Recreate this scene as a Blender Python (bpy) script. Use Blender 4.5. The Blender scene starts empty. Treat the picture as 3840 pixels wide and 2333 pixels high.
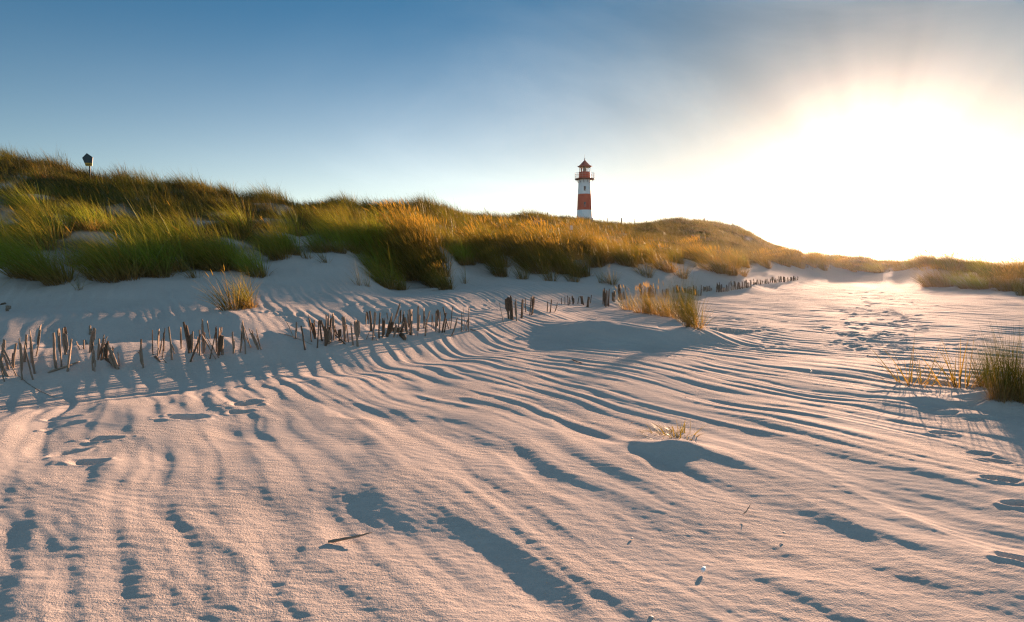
import bpy, bmesh, math, random
import numpy as np
from mathutils import Vector

random.seed(7)
rng = np.random.default_rng(11)
scene = bpy.context.scene
COL = scene.collection

# ------------------------------------------------------------------ camera
F, CX, HZ, EYE = 610.0, 512.0, 263.0, 1.6
cd = bpy.data.cameras.new('camera')
cam = bpy.data.objects.new('camera', cd)
COL.objects.link(cam)
cam.location = (0, 0, EYE)
cam.rotation_euler = (math.radians(90), 0, 0)
cd.sensor_width = 36.0
cd.lens = F / 1024 * 36.0
cd.shift_y = -(311 - HZ) / 1024
cd.clip_start = 0.05
cd.clip_end = 20000
scene.camera = cam
scene.cycles.use_denoising = True
scene.cycles.denoiser = 'OPENIMAGEDENOISE'
scene.cycles.denoising_input_passes = 'RGB_ALBEDO_NORMAL'
scene.cycles.denoising_prefilter = 'NONE'       # keeps the single blades crisp
scene.cycles.filter_width = 1.25
scene.cycles.sample_clamp_indirect = 4.0

# ------------------------------------------------------------------ light
SUN_EL, SUN_AZ = math.radians(8.4), math.atan((876 - CX) / F)
SUN = Vector((math.sin(SUN_AZ) * math.cos(SUN_EL), math.cos(SUN_AZ) * math.cos(SUN_EL), math.sin(SUN_EL)))
scene.view_settings.view_transform = 'Standard'
scene.view_settings.look = 'None'
scene.view_settings.gamma = 1
scene.view_settings.use_curve_mapping = False
scene.view_settings.exposure = 1.88
sl = bpy.data.lights.new('sun', 'SUN')
sl.energy = 5.0
sl.angle = math.radians(0.5)
sl.color = (1.0, 0.62, 0.41)
so = bpy.data.objects.new('sun', sl)
COL.objects.link(so)
so.rotation_euler = SUN.to_track_quat('Z', 'Y').to_euler()
so.location = (60, 100, 40)

world = bpy.data.worlds.new('World')
scene.world = world
world.use_nodes = True
wt = world.node_tree
wt.nodes.clear()


class NT:
    """small helper to write node trees"""
    def __init__(self, tree): self.t = tree
    def n(self, kind, **kw):
        nd = self.t.nodes.new(kind)
        for k, v in kw.items(): setattr(nd, k, v)
        return nd
    def link(self, a, b): self.t.links.new(a, b)
    def put(self, sock, v):
        if v is None: return
        if isinstance(v, bpy.types.NodeSocket): self.link(v, sock)
        else: sock.default_value = v
    def math(self, op, a, b=None, c=None, clamp=False):
        nd = self.n('ShaderNodeMath', operation=op, use_clamp=clamp)
        for i, v in enumerate((a, b, c)): self.put(nd.inputs[i], v)
        return nd.outputs[0]
    def vmath(self, op, a, b=None):
        nd = self.n('ShaderNodeVectorMath', operation=op)
        self.put(nd.inputs[0], a)
        if b is not None: self.put(nd.inputs[1], b)
        return nd.outputs['Value'] if op in ('DOT_PRODUCT', 'LENGTH') else nd.outputs[0]
    def mix(self, fac, a, b, mode='MIX'):
        nd = self.n('ShaderNodeMix', data_type='RGBA', blend_type=mode)
        self.put(nd.inputs[0], fac); self.put(nd.inputs[6], a); self.put(nd.inputs[7], b)
        return nd.outputs[2]
    def noise(self, vec, scale, detail=3, rough=0.5, dist=0.0):
        nd = self.n('ShaderNodeTexNoise')
        self.put(nd.inputs['Vector'], vec)
        nd.inputs['Scale'].default_value = scale; nd.inputs['Detail'].default_value = detail
        nd.inputs['Roughness'].default_value = rough; nd.inputs['Distortion'].default_value = dist
        return nd.outputs['Fac']
    def ramp(self, fac, stops):
        nd = self.n('ShaderNodeValToRGB')
        el = nd.color_ramp.elements
        while len(el) < len(stops): el.new(0.5)
        for e, (p, c) in zip(el, stops):
            e.position = p; e.color = tuple(c) + ((1,) if len(c) == 3 else ())
        self.put(nd.inputs[0], fac)
        return nd.outputs[0]
    def maprange(self, v, a, b, c=0.0, d=1.0, smooth=True):
        nd = self.n('ShaderNodeMapRange')
        nd.interpolation_type = 'SMOOTHSTEP' if smooth else 'LINEAR'
        self.put(nd.inputs[0], v)
        for i, k in enumerate((a, b, c, d)): nd.inputs[1 + i].default_value = k
        return nd.outputs[0]


W = NT(wt)
sky = W.n('ShaderNodeTexSky')
sky.sky_type = 'NISHITA'
sky.sun_disc = False
sky.sun_elevation = SUN_EL
sky.sun_rotation = SUN_AZ
sky.air_density = 1.0
sky.dust_density = 0.25
sky.ozone_density = 3.5
geo = W.n('ShaderNodeTexCoord').outputs['Generated']
dirn = W.vmath('NORMALIZE', geo)
GLOW = Vector(((868 - CX) / F, 1.0, (HZ - 220) / F)).normalized()      # middle of the bright haze round the sun
dot = W.vmath('DOT_PRODUCT', dirn, tuple(GLOW))
dot = W.math('MAXIMUM', dot, 0.0)
tinted = W.mix(1.0, sky.outputs[0], (0.36, 0.67, 0.70, 1), 'MULTIPLY')
# the low sun burns out the glare of a Nishita sky with hardly any dust: hold it back a little round the sun
tn = W.n('ShaderNodeVectorMath', operation='SCALE'); W.put(tn.inputs[0], tinted)
W.put(tn.inputs[3], W.math('SUBTRACT', W.math('SUBTRACT', 1.0, W.math('MULTIPLY', W.math('POWER', dot, 4.0), 0.38)), W.math('MULTIPLY', W.math('POWER', dot, 14.0), 0.50)))
sep = W.n('ShaderNodeSeparateXYZ'); W.link(dirn, sep.inputs[0])
up = W.math('MAXIMUM', sep.outputs[2], 0.0)
# pale sea air towards the horizon
air = W.math('POWER', W.math('SUBTRACT', 1.0, W.math('MINIMUM', W.math('MULTIPLY', up, 2.1), 1.0)), 2.7)
air = W.math('MULTIPLY', air, W.math('ADD', 2.1, W.math('MULTIPLY', W.math('POWER', dot, 2.0), 10.0)))
# aureole of the low sun
wide = W.math('ADD', W.math('MULTIPLY', W.math('POWER', dot, 6.0), .05), W.math('MULTIPLY', W.math('POWER', dot, 20.0), .34))
core = W.math('ADD', W.math('MULTIPLY', W.math('POWER', dot, 85.0), 1.1), W.math('MULTIPLY', W.math('POWER', dot, 200.0), 5.0))
# faint crepuscular beams fanning out from the sun through the thin cloud
_u = GLOW.cross(Vector((0, 0, 1))).normalized(); _v = _u.cross(GLOW).normalized()
bc = W.n('ShaderNodeCombineXYZ')
W.put(bc.inputs[0], W.vmath('DOT_PRODUCT', dirn, tuple(_u))); W.put(bc.inputs[1], W.vmath('DOT_PRODUCT', dirn, tuple(_v)))
bv = W.vmath('NORMALIZE', bc.outputs[0])
beam = W.maprange(W.noise(bv, 3.4, 2, .5), .30, .70, .55, 1.45)
aur = W.math('ADD', W.math('MULTIPLY', wide, beam), W.math('MULTIPLY', core, W.math('ADD', .1, W.math('MULTIPLY', beam, .9))))
# thin cirrus: stretched noise high up, soft banks near the sun
comb = W.n('ShaderNodeCombineXYZ')
den = W.math('ADD', up, 0.12)
W.put(comb.inputs[0], W.math('DIVIDE', sep.outputs[0], den))
W.put(comb.inputs[1], W.math('DIVIDE', sep.outputs[1], den))
cn = W.noise(comb.outputs[0], 0.55, 6, 0.55, 0.6)
cl = W.maprange(cn, 0.42, 0.75)
cl = W.math('MULTIPLY', cl, W.math('ADD', W.math('MULTIPLY', W.math('POWER', dot, 5.0), 1.7), 0.06))
glow = W.math('ADD', aur, cl)
gs = W.n('ShaderNodeVectorMath', operation='SCALE'); gs.inputs[0].default_value = (1.0, 0.95, 0.85); W.put(gs.inputs[3], glow)
ga = W.n('ShaderNodeVectorMath', operation='SCALE'); ga.inputs[0].default_value = (1.0, 0.80, 0.61); W.put(ga.inputs[3], air)
# unseen sky brightness added overhead and behind the viewer to fill the shaded sand
sky_fill = W.math('ADD', W.maprange(up, .42, .8), W.math('MULTIPLY', W.maprange(sep.outputs[1], .05, -.7), .8))
gv = W.n('ShaderNodeVectorMath', operation='SCALE'); gv.inputs[0].default_value = (0.72, 1.02, 1.14); W.put(gv.inputs[3], sky_fill)
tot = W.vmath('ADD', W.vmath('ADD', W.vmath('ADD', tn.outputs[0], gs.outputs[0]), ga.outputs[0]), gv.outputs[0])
bg = W.n('ShaderNodeBackground')
W.link(tot, bg.inputs[0])
bg.inputs[1].default_value = 0.05
wo = W.n('ShaderNodeOutputWorld')
W.link(bg.outputs[0], wo.inputs[0])

# ------------------------------------------------------------------ noise
_perm = np.random.default_rng(3).permutation(256).astype(np.int64)
_perm = np.concatenate([_perm, _perm, _perm])
_ga = np.random.default_rng(4).uniform(0, 2 * np.pi, 256)
_gx, _gy = np.cos(_ga), np.sin(_ga)


def perlin(x, y, seed=0):
    x = np.asarray(x, float) + seed * 17.31; y = np.asarray(y, float) + seed * 9.77
    xi = np.floor(x).astype(np.int64); yi = np.floor(y).astype(np.int64)
    xf = x - xi; yf = y - yi
    def g(ix, iy, dx, dy):
        h = _perm[(_perm[ix & 255] + iy) & 255]
        return _gx[h] * dx + _gy[h] * dy
    u = xf * xf * xf * (xf * (xf * 6 - 15) + 10); v = yf * yf * yf * (yf * (yf * 6 - 15) + 10)
    a = g(xi, yi, xf, yf); b = g(xi + 1, yi, xf - 1, yf)
    c = g(xi, yi + 1, xf, yf - 1); d = g(xi + 1, yi + 1, xf - 1, yf - 1)
    return 1.5 * (a + u * (b - a) + v * ((c + u * (d - c)) - (a + u * (b - a))))


def sstep(a, b, x):
    t = np.clip((np.asarray(x, float) - a) / (b - a), 0, 1)
    return t * t * (3 - 2 * t)


# ------------------------------------------------------------------ terrain
# ground profiles: bearing (picture column at the photo's width) -> list of (depth in metres, eye line offset)
PROFILE = {
    -200: [(8, None), (13, 310), (14.5, 306), (17, 268), (22, 212), (30, 149), (45, 160), (100, 226), (400, 258)],
    0:   [(8.4, None), (10, 358), (12.6, 313), (13.6, 311), (17, 268), (23, 208), (32, 162), (45, 176), (100, 232), (400, 259)],
    50:  [(9, None), (11, 349), (13.0, 312), (14, 308), (16.5, 274), (23, 214), (32, 168), (45, 178), (100, 232), (400, 259)],
    90:  [(9.5, None), (11.5, 345), (13.0, 313), (14, 307), (16.5, 273), (23, 222), (31, 183), (45, 187), (100, 234), (400, 259)],
    180: [(10.5, None), (12, 335), (13.5, 312), (14.5, 305), (17, 276), (24, 224), (31, 189), (45, 200), (100, 234), (400, 259)],
    245: [(11, None), (13.2, 312), (14.2, 306), (17.5, 276), (24, 228), (32, 200), (45, 204), (100, 234), (400, 259)],
    303: [(12, None), (14, 312), (15.5, 302), (20, 260), (26, 228), (33, 211), (45, 212), (100, 234), (400, 260)],
    350: [(12.5, None), (15, 309), (17, 293), (21, 256), (26, 230), (34, 209), (45, 213), (100, 232), (400, 260)],
    385: [(13.5, None), (15.6, 306), (19, 294), (22, 289), (24.3, 243), (27, 236), (31, 226), (38, 210), (55, 216), (100, 231), (400, 260)],
    420: [(14.5, None), (16, 306), (19, 296), (22.3, 289), (24.8, 237), (27.5, 238), (32, 227), (41, 210), (60, 218), (100, 230), (400, 260)],
    450: [(15, None), (16.5, 303), (19.5, 294), (22.8, 288), (25.3, 249), (28, 246), (34, 228), (46, 214), (60, 219), (100, 229), (400, 260)],
    470: [(15.5, None), (18, 298), (23, 284), (25.4, 277), (28, 253), (30, 250), (38, 232), (50, 217), (64, 221), (100, 227), (400, 260)],
    500: [(16.5, None), (20, 292), (24, 281), (26, 275), (29, 243), (32, 246), (42, 232), (57, 221), (75, 224), (100, 224), (400, 260)],
    540: [(17.5, None), (21, 291), (24.5, 281), (26.6, 277), (30, 244), (33, 247), (46, 233), (68, 218), (90, 222), (110, 222), (400, 260)],
    580: [(20, None), (24, 285), (28, 275), (31, 250), (35, 250), (50, 238), (90, 225), (110, 221), (150, 232), (400, 260)],
    620: [(23, None), (26.5, 276), (30, 261), (34, 255), (50, 243), (95, 229), (112, 230), (150, 236), (400, 260)],
    660: [(26, None), (29, 272), (33, 261), (38, 257), (55, 245), (100, 227), (115, 231), (150, 240), (400, 260)],
    698: [(28, None), (33, 271), (38, 262), (45, 258), (60, 248), (115, 224), (130, 227), (170, 244), (400, 261)],
    740: [(30, None), (35, 275), (40, 264), (46, 260), (65, 251), (122, 233), (140, 240), (180, 252), (400, 262)],
    770: [(34, None), (42, 270), (48, 260), (56, 257), (80, 252), (122, 247), (145, 252), (400, 263)],
    800: [(38, None), (50, 268), (56, 258), (64, 255), (90, 257), (140, 262), (400, 264)],
    830: [(45, None), (53, 275), (57, 264), (63, 259), (70, 257), (90, 260), (140, 264), (400, 265)],
    860: [(48, None), (55, 276), (59, 268), (66, 262), (90, 264), (140, 266), (400, 266)],
    885: [(48, None), (52, 276), (58, 270), (68, 264), (90, 267), (140, 268), (400, 266)],
    910: [(44, None), (48, 277), (54, 266), (62, 264), (90, 267), (140, 268), (400, 266)],
    932: [(36, None), (41, 282), (45, 263), (49, 259.5), (60, 265), (90, 271), (140, 270), (400, 266)],
    960: [(32, None), (38, 286), (42, 272), (46, 270), (60, 274), (90, 272), (140, 270), (400, 266)],
    1000: [(30, None), (35, 287), (38, 277), (44, 276), (60, 276), (90, 274), (140, 271), (400, 266)],
    1040: [(29, None), (34, 289), (37, 279), (44, 277), (60, 277), (90, 274), (140, 271), (400, 266)],
    1250: [(27, None), (32, 291), (35, 281), (44, 279), (60, 279), (90, 275), (140, 271), (400, 266)],
}
LD = np.linspace(math.log(6), math.log(4000), 420)
UG = np.arange(-200, 1251, 5.0)


def pchip(xk, yk, x):
    xk = np.asarray(xk, float); yk = np.asarray(yk, float)
    h = np.diff(xk); d = np.diff(yk) / h
    m = np.zeros_like(yk); m[0] = d[0]; m[-1] = d[-1]
    for i in range(1, len(xk) - 1):
        if d[i - 1] * d[i] > 0:
            w1, w2 = 2 * h[i] + h[i - 1], h[i] + 2 * h[i - 1]
            m[i] = (w1 + w2) / (w1 / d[i - 1] + w2 / d[i])
    i = np.clip(np.searchsorted(xk, x) - 1, 0, len(xk) - 2)
    t = (x - xk[i]) / h[i]
    t2, t3 = t * t, t * t * t
    return (2 * t3 - 3 * t2 + 1) * yk[i] + (t3 - 2 * t2 + t) * h[i] * m[i] + (-2 * t3 + 3 * t2) * yk[i + 1] + (t3 - t2) * h[i] * m[i + 1]


_rows = []
_ucol = sorted(PROFILE)
for u in _ucol:
    ks = [(5.9, 0.0)]
    for d, v in PROFILE[u]:
        ks.append((d, 0.0 if v is None else EYE - (v - HZ) / F * d))
    ks += [(1500, 0.2), (4100, 0.2)]
    _rows.append(pchip([math.log(k[0]) for k in ks], [k[1] for k in ks], LD))
_rows = np.array(_rows)
TAB = np.array([[np.interp(u, _ucol, _rows[:, j]) for j in range(len(LD))] for u in UG])
_k = np.exp(-0.5 * (np.arange(-6, 7) / 2.2) ** 2); _k /= _k.sum()
_pad = np.pad(TAB, ((6, 6), (0, 0)), mode='edge')
TAB = sum(_k[i] * _pad[i:i + len(UG)] for i in range(13))

DG_U = [-200, 0, 60, 115, 160, 245, 290, 330, 365, 385, 450, 475, 540, 600, 640, 700, 740, 770, 800, 830, 860, 890, 915, 940, 1024, 1250]
DG_D = [17, 16.6, 15.4, 15.8, 16.2, 17.2, 18.8, 21, 22, 22.2, 22.6, 25.6, 26.2, 28, 30, 35, 37, 43, 50, 54, 56, 54, 49, 41.5, 35.5, 32]


def col_u(x, y): return np.clip(CX + F * x / np.maximum(y, 1e-3), -200, 1250)


def grass_start(x, y): return np.interp(col_u(x, y), DG_U, DG_D)


def base_z(x, y):
    x = np.asarray(x, float); y = np.asarray(y, float)
    d = np.clip(y, 6.0, 3990)
    u = col_u(x, np.maximum(y, 6.0))
    fu = np.clip((u - UG[0]) / 5.0, 0, len(UG) - 1.001); fd = np.clip((np.log(d) - LD[0]) / (LD[1] - LD[0]), 0, len(LD) - 1.001)
    i = fu.astype(int); j = fd.astype(int); a = fu - i; b = fd - j
    return (TAB[i, j] * (1 - a) * (1 - b) + TAB[i + 1, j] * a * (1 - b) + TAB[i, j + 1] * (1 - a) * b + TAB[i + 1, j + 1] * a * b)


def px(u, v, z=0.0):
    """world point at height z seen at picture point (u, v)"""
    d = (EYE - z) * F / (v - HZ)
    return ((u - CX) / F * d, d)


FENCE = np.array([(-12.5, 6.4), (-9.5, 7.7), (-7.25, 8.7), (-5.2, 10.2), (-3.5, 11.7), (-1.67, 13.9), (0.1, 17.0), (3.9, 23.0), (8.2, 29.5), (14.8, 39.5), (21, 49), (28, 60)])


def poly_dist(x, y, P):
    best = np.full(np.shape(x), 1e9); side = np.zeros(np.shape(x)); along = np.zeros(np.shape(x)); L = 0.0
    for (x0, y0), (x1, y1) in zip(P[:-1], P[1:]):
        dx, dy = x1 - x0, y1 - y0; ll = math.hypot(dx, dy)
        t = np.clip(((x - x0) * dx + (y - y0) * dy) / ll ** 2, 0, 1)
        d = np.hypot(x - x0 - t * dx, y - y0 - t * dy)
        s = np.sign((x - x0) * dy - (y - y0) * dx)      # + on the viewer's side
        m = d < best
        best = np.where(m, d, best); side = np.where(m, s, side); along = np.where(m, L + t * ll, along)
        L += ll
    return best, side, along


TUFT_MOUND = px(671, 438, 0.10)
CREST = np.array([px(548, 314, 0.25), px(585, 315, 0.42), px(625, 319, 0.42), px(660, 325, 0.36), px(688, 331, 0.2), px(700, 337, 0.05)])
CLUMP_MOUND = px(1006, 396, 0.12)


def form_z(x, y):
    """dunes, berms and mounds: everything larger than a ripple"""
    x = np.asarray(x, float); y = np.asarray(y, float)
    z = base_z(x, y)
    g = grass_start(x, y)
    inveg = sstep(-0.5, 3.0, y - g)
    far = sstep(30, 90, y)
    z = z + inveg * (0.30 * perlin(x * .33, y * .33, 1) + 0.16 * perlin(x * .8, y * .8, 2)) * (1 - far)
    z = z + far * inveg * sstep(400, 60, y) * (1.2 * (.24 - np.abs(perlin(x * .055 + y * .030, y * .035 - x * .012, 3))) + 0.5 * perlin(x * .16 + y * .07, y * .10 - x * .05, 4) + .3 * perlin(x * .4, y * .3, 10))
    z = z + sstep(250, 700, y) * 5.0 * np.maximum(perlin(x * .004, y * .004, 5) + .15, 0)
    # gentle swell of the open sand
    op = (1 - inveg)
    z = z + op * (0.06 * perlin(x * .28, y * .28, 6) + 0.035 * perlin(x * .7 + y * .2, y * .6, 7)) * sstep(60, 20, y) * sstep(2.0, 5.0, np.hypot(x, y))
    # sand caught by the stick fence
    d, s, a = poly_dist(x, y, FENCE)
    h = np.interp(a, [0, 2, 7, 11, 16, 20, 26, 34, 70], [.38, .38, .38, .34, .28, .14, .10, .08, .05])
    h = h * (1 + 0.22 * perlin(a * .5, 0 * a, 8))
    z = z + h * np.exp(-(d / np.where(s > 0, 1.2, 0.8)) ** 2)
    z = z - np.interp(a, [0, 3, 8, 14, 19], [.13, .13, .13, .12, 0]) * (s > 0) * np.exp(-((d - 1.9) / 1.0) ** 2)
    # the crest under the golden tufts right of the fence
    d, s, a = poly_dist(x, y, CREST)
    h = np.interp(a, [0, 1.2, 3.0, 5, 6.5, 7.5], [.10, .23, .30, .25, .14, .02])
    z = z + h * np.where(s > 0, np.exp(-(d / 0.62) ** 2), np.exp(-(d / 1.5) ** 2))
    # small mounds
    for (mx, my), hh, ra, rb, ang in ((TUFT_MOUND, .10, .36, .17, -.35), (CLUMP_MOUND, .20, .85, .5, -.3)):
        c, sn = math.cos(ang), math.sin(ang)
        p = (x - mx) * c + (y - my) * sn; q = -(x - mx) * sn + (y - my) * c
        z = z + hh * np.exp(-np.sqrt((p / ra) ** 2 + (q / rb) ** 2 + .02) ** 1.2) * (1 + .3 * perlin(x * 3.1, y * 3.1, 9))
    return z


# (picture column, picture row, length m, heading deg, depth m) of the footprints one can see
PRINTS = [(238, 381, .34, 60, .05), (246, 402, .40, 50, .06), (240, 409, .3, 40, .04), (283, 371, .45, 20, .06), (300, 379, .3, 20, .04),
          (185, 416, .46, 15, .07), (66, 423, .3, 60, .04), 
          (104, 437, .34, 20, .05), (70, 450, .3, 60, .05), (88, 460, .36, 0, .05), 
          (60, 416, .3, 30, .04), (585, 334, .55, 10, .06), (612, 346, .6, 15, .05), (640, 352, .5, 0, .05), (660, 357, .5, 10, .06),
          (590, 342, .4, 30, .04), (523, 336, .7, 10, .05), (943, 432, .25, 10, .05), (980, 452, .22, 0, .03), (995, 460, .26, -10, .05),
          (1000, 484, .25, -12, .07), (1022, 509, .22, -10, .06), (1020, 562, .21, -10, .06), (985, 419, .3, 0, .04), (968, 408, .3, 0, .04),
          (950, 414, .3, 10, .03), (985, 408, .26, 0, .03), (905, 390, .3, 0, .04), (960, 393, .36, 0, .03), (879, 393, .26, 10, .04),
          (898, 352, .4, 10, .06), (904, 360, .4, 5, .06), (908, 366, .36, 0, .06), (910, 372, .36, 0, .06), (893, 347, .4, 0, .05),
          (958, 346, .55, 5, .06), (966, 351, .4, 5, .05), (993, 338, .5, 0, .05), (975, 335, .6, 10, .05), (920, 330, .5, 0, .05)]
_r = random.Random(5)
for _ in range(150):
    t = _r.random()
    v = 281 + 75 * t ** 1.6
    u = 868 + 34 * (v - 281) / 75 * math.sin(v * .09) + _r.gauss(0, 14) + (_r.choice([0, 0, 26, 48]))
    PRINTS.append((u, v, _r.uniform(.30, .48), _r.uniform(30, 100), _r.uniform(.05, .085)))
for _ in range(40):
    v = _r.uniform(292, 322)
    PRINTS.append((_r.uniform(250, 520), v, _r.uniform(.3, .5), _r.uniform(0, 180), _r.uniform(.025, .05)))
for _ in range(26):
    v = _r.uniform(300, 350)
    PRINTS.append((_r.uniform(700, 830), v, _r.uniform(.3, .6), _r.uniform(0, 60), _r.uniform(.02, .045)))


def cast(u, v, d0=2.2, d1=200.0):
    """first point of the ground seen through picture point (u, v)"""
    d = np.exp(np.linspace(math.log(d0), math.log(d1), 3000))
    x = (u - CX) / F * d; z = EYE - (v - HZ) / F * d
    gz = form_z(x, d)
    hit = np.nonzero(gz >= z)[0]
    i = hit[0] if len(hit) else len(d) - 1
    return float(x[i]), float(d[i]), float(gz[i])


def ripple_z(x, y):
    r = np.hypot(x, y)
    warp = 0.45 * perlin(x * .30, y * .30, 20) + 0.16 * perlin(x * .9, y * .9, 21)
    ph = 0.56 * y + 0.73 * x - 0.27 * np.log(np.cosh((x - 3.0) / 1.8)) + warp * .55
    t = 0.57 * x - 0.82 * y
    out = np.zeros_like(x)
    near = sstep(8.5, 4.5, r + .35 * (x - 1))
    def wave(lam, amp, sd, lo=-.35, hi=.35, fork=.30, run=.45):
        # crests that wander, fork and die out along their length
        p = ph / lam + fork * perlin(ph / lam * .45, t * .55, sd) + .12 * perlin(x * 2.2, y * 2.2, sd + 3)
        f = 1 - (p - np.floor(p))
        w = np.where(f < .68, .5 - .5 * np.cos(np.pi * f / .68), .5 + .5 * np.cos(np.pi * (f - .68) / .32)) - .5
        m = sstep(lo, hi, perlin(ph * .42 / lam, t * run, sd + 1))
        return 2 * amp * w * m
    open_ = 1 - near
    out += wave(.30, .0082, 22, -.6, .2, .26, .6) * (1 - .66 * near)
    out += wave(.52, .0060, 24, -.15, .5, .32, .7) * (1 - .2 * near)
    out += wave(.18, .0038, 44, -.3, .3) * (1 - .65 * near)
    out += wave(1.15, .0048, 26, -.2, .5, .35, .3) * (1 + .8 * near)
    # elongated hollows
    hol = perlin(ph * 1.35 + .35 * perlin(x * 1.1, y * 1.1, 37), t * .55, 28)
    out -= .021 * np.maximum(hol - .16, 0) * sstep(25, 9, r) * (1 + 1.3 * near)
    hol2 = perlin(ph * 2.9 + .3 * perlin(x * 1.6, y * 1.6, 38), t * .95, 29)
    out -= .014 * np.maximum(hol2 - .12, 0) * sstep(30, 9, r)
    out += .010 * perlin(x * 1.5 + y, y * 1.6, 45) * near
    # small wind ripples
    p2 = 0.75 * y + .35 * x + .25 * perlin(x * .8, y * .8, 31) + .05 * perlin(x * 3, y * 3, 32)
    out += .0009 * np.sin(2 * np.pi * (p2 / .085 + .5 * perlin(x * 1.7, y * 1.7, 33))) * sstep(8, 4, r) * (0.45 + .55 * sstep(-.3, .4, perlin(x * .6, y * .6, 34)))
    out += .0013 * perlin(x * 9 + y * 3, y * 18, 35) + .0018 * perlin(x * 20 + y * 6, y * 34, 36) * sstep(6, 3, r) * sstep(8, 4, r)
    return out


def grid_axis(segments):
    out = []
    for a, b, n in segments: out.append(np.linspace(a, b, n, endpoint=False))
    out.append([segments[-1][1]])
    return np.concatenate(out)


def mesh_np(name, verts, quads, smooth=True, attrs=None):
    me = bpy.data.meshes.new(name)
    n, q = len(verts), len(quads)
    me.vertices.add(n); me.vertices.foreach_set('co', np.ascontiguousarray(verts, np.float32).ravel())
    me.loops.add(q * 4); me.loops.foreach_set('vertex_index', np.ascontiguousarray(quads, np.int32).ravel())
    me.polygons.add(q)
    me.polygons.foreach_set('loop_start', np.arange(0, q * 4, 4, dtype=np.int32))
    me.polygons.foreach_set('loop_total', np.full(q, 4, np.int32))
    if smooth: me.polygons.foreach_set('use_smooth', np.ones(q, bool))
    me.update(calc_edges=True)
    for k, (kind, arr) in (attrs or {}).items():
        at = me.attributes.new(k, kind, 'POINT')
        at.data.foreach_set('color' if kind == 'FLOAT_COLOR' else 'value', np.ascontiguousarray(arr, np.float32).ravel())
    return me


def link(name, me, mat=None, parent=None):
    o = bpy.data.objects.new(name, me)
    COL.objects.link(o)
    if mat is not None and not len(me.materials): me.materials.append(mat)
    if parent is not None: o.parent = parent
    return o


def tag(o, label=None, cat=None, group=None, kind=None):
    if label: o['label'] = label
    if cat: o['category'] = cat
    if group: o['group'] = group
    if kind: o['kind'] = kind
    return o


def empty(name, loc, label, cat, group=None):
    o = bpy.data.objects.new(name, None)
    COL.objects.link(o); o.location = loc; o.empty_display_size = .2
    return tag(o, label, cat, group)


def material(name):
    m = bpy.data.materials.new(name); m.use_nodes = True
    t = NT(m.node_tree); b = m.node_tree.nodes['Principled BSDF']
    return m, t, b


def simple(name, col, rough=.6, metal=0.0, var=.12, scale=6.0, bump=0.0):
    m, t, b = material(name)
    co = t.n('ShaderNodeTexCoord').outputs['Object']
    f = t.noise(co, scale, 5, .6)
    lo = tuple(c * (1 - var) for c in col) + (1,); hi = tuple(min(1, c * (1 + var)) for c in col) + (1,)
    t.put(b.inputs['Base Color'], t.mix(f, lo, hi))
    b.inputs['Roughness'].default_value = rough; b.inputs['Metallic'].default_value = metal
    if bump:
        bn = t.n('ShaderNodeBump'); bn.inputs['Strength'].default_value = bump; bn.inputs['Distance'].default_value = .01
        t.put(bn.inputs['Height'], t.noise(co, scale * 4, 4)); t.link(bn.outputs[0], b.inputs['Normal'])
    return m


# --- sand and dune ground
def sand_material():
    m, t, b = material('dune_sand')
    co = t.n('ShaderNodeNewGeometry').outputs['Position']
    n1 = t.noise(co, 1.3, 5, .6); n2 = t.noise(co, 22.0, 4, .65)
    c = t.mix(n1, (.43, .372, .332, 1), (.52, .455, .405, 1))
    c = t.mix(t.math('MULTIPLY', t.maprange(n2, .35, .7), .35), c, (.385, .33, .29, 1))
    gr = t.noise(co, 170.0, 2, .6)
    c = t.mix(t.math('MULTIPLY', t.maprange(gr, .50, .72), .45), c, (.27, .22, .20, 1))
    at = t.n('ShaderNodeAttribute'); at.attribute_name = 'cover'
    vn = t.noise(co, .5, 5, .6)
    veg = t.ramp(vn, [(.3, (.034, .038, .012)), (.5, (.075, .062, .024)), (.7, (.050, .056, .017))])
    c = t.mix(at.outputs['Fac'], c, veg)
    t.put(b.inputs['Base Color'], c)
    b.inputs['Roughness'].default_value = .82
    b.inputs['Specular IOR Level'].default_value = .006
    h = t.math('ADD', t.math('MULTIPLY', t.noise(co, 80.0, 3, .6), .8), t.math('MULTIPLY', gr, .35))
    mp = t.n('ShaderNodeMapping'); mp.inputs['Rotation'].default_value = (0, 0, math.radians(-18)); mp.inputs['Scale'].default_value = (6, 20, 6)
    t.link(co, mp.inputs[0])
    h = t.math('ADD', h, t.math('MULTIPLY', t.noise(mp.outputs[0], 1.0, 3, .55), 1.1))
    bn = t.n('ShaderNodeBump'); t.put(bn.inputs['Strength'], t.maprange(t.noise(co, .9, 4, .6), .38, .64, .28, .95)); bn.inputs['Distance'].default_value = .013
    t.link(h, bn.inputs['Height']); t.link(bn.outputs[0], b.inputs['Normal'])
    return m


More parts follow.
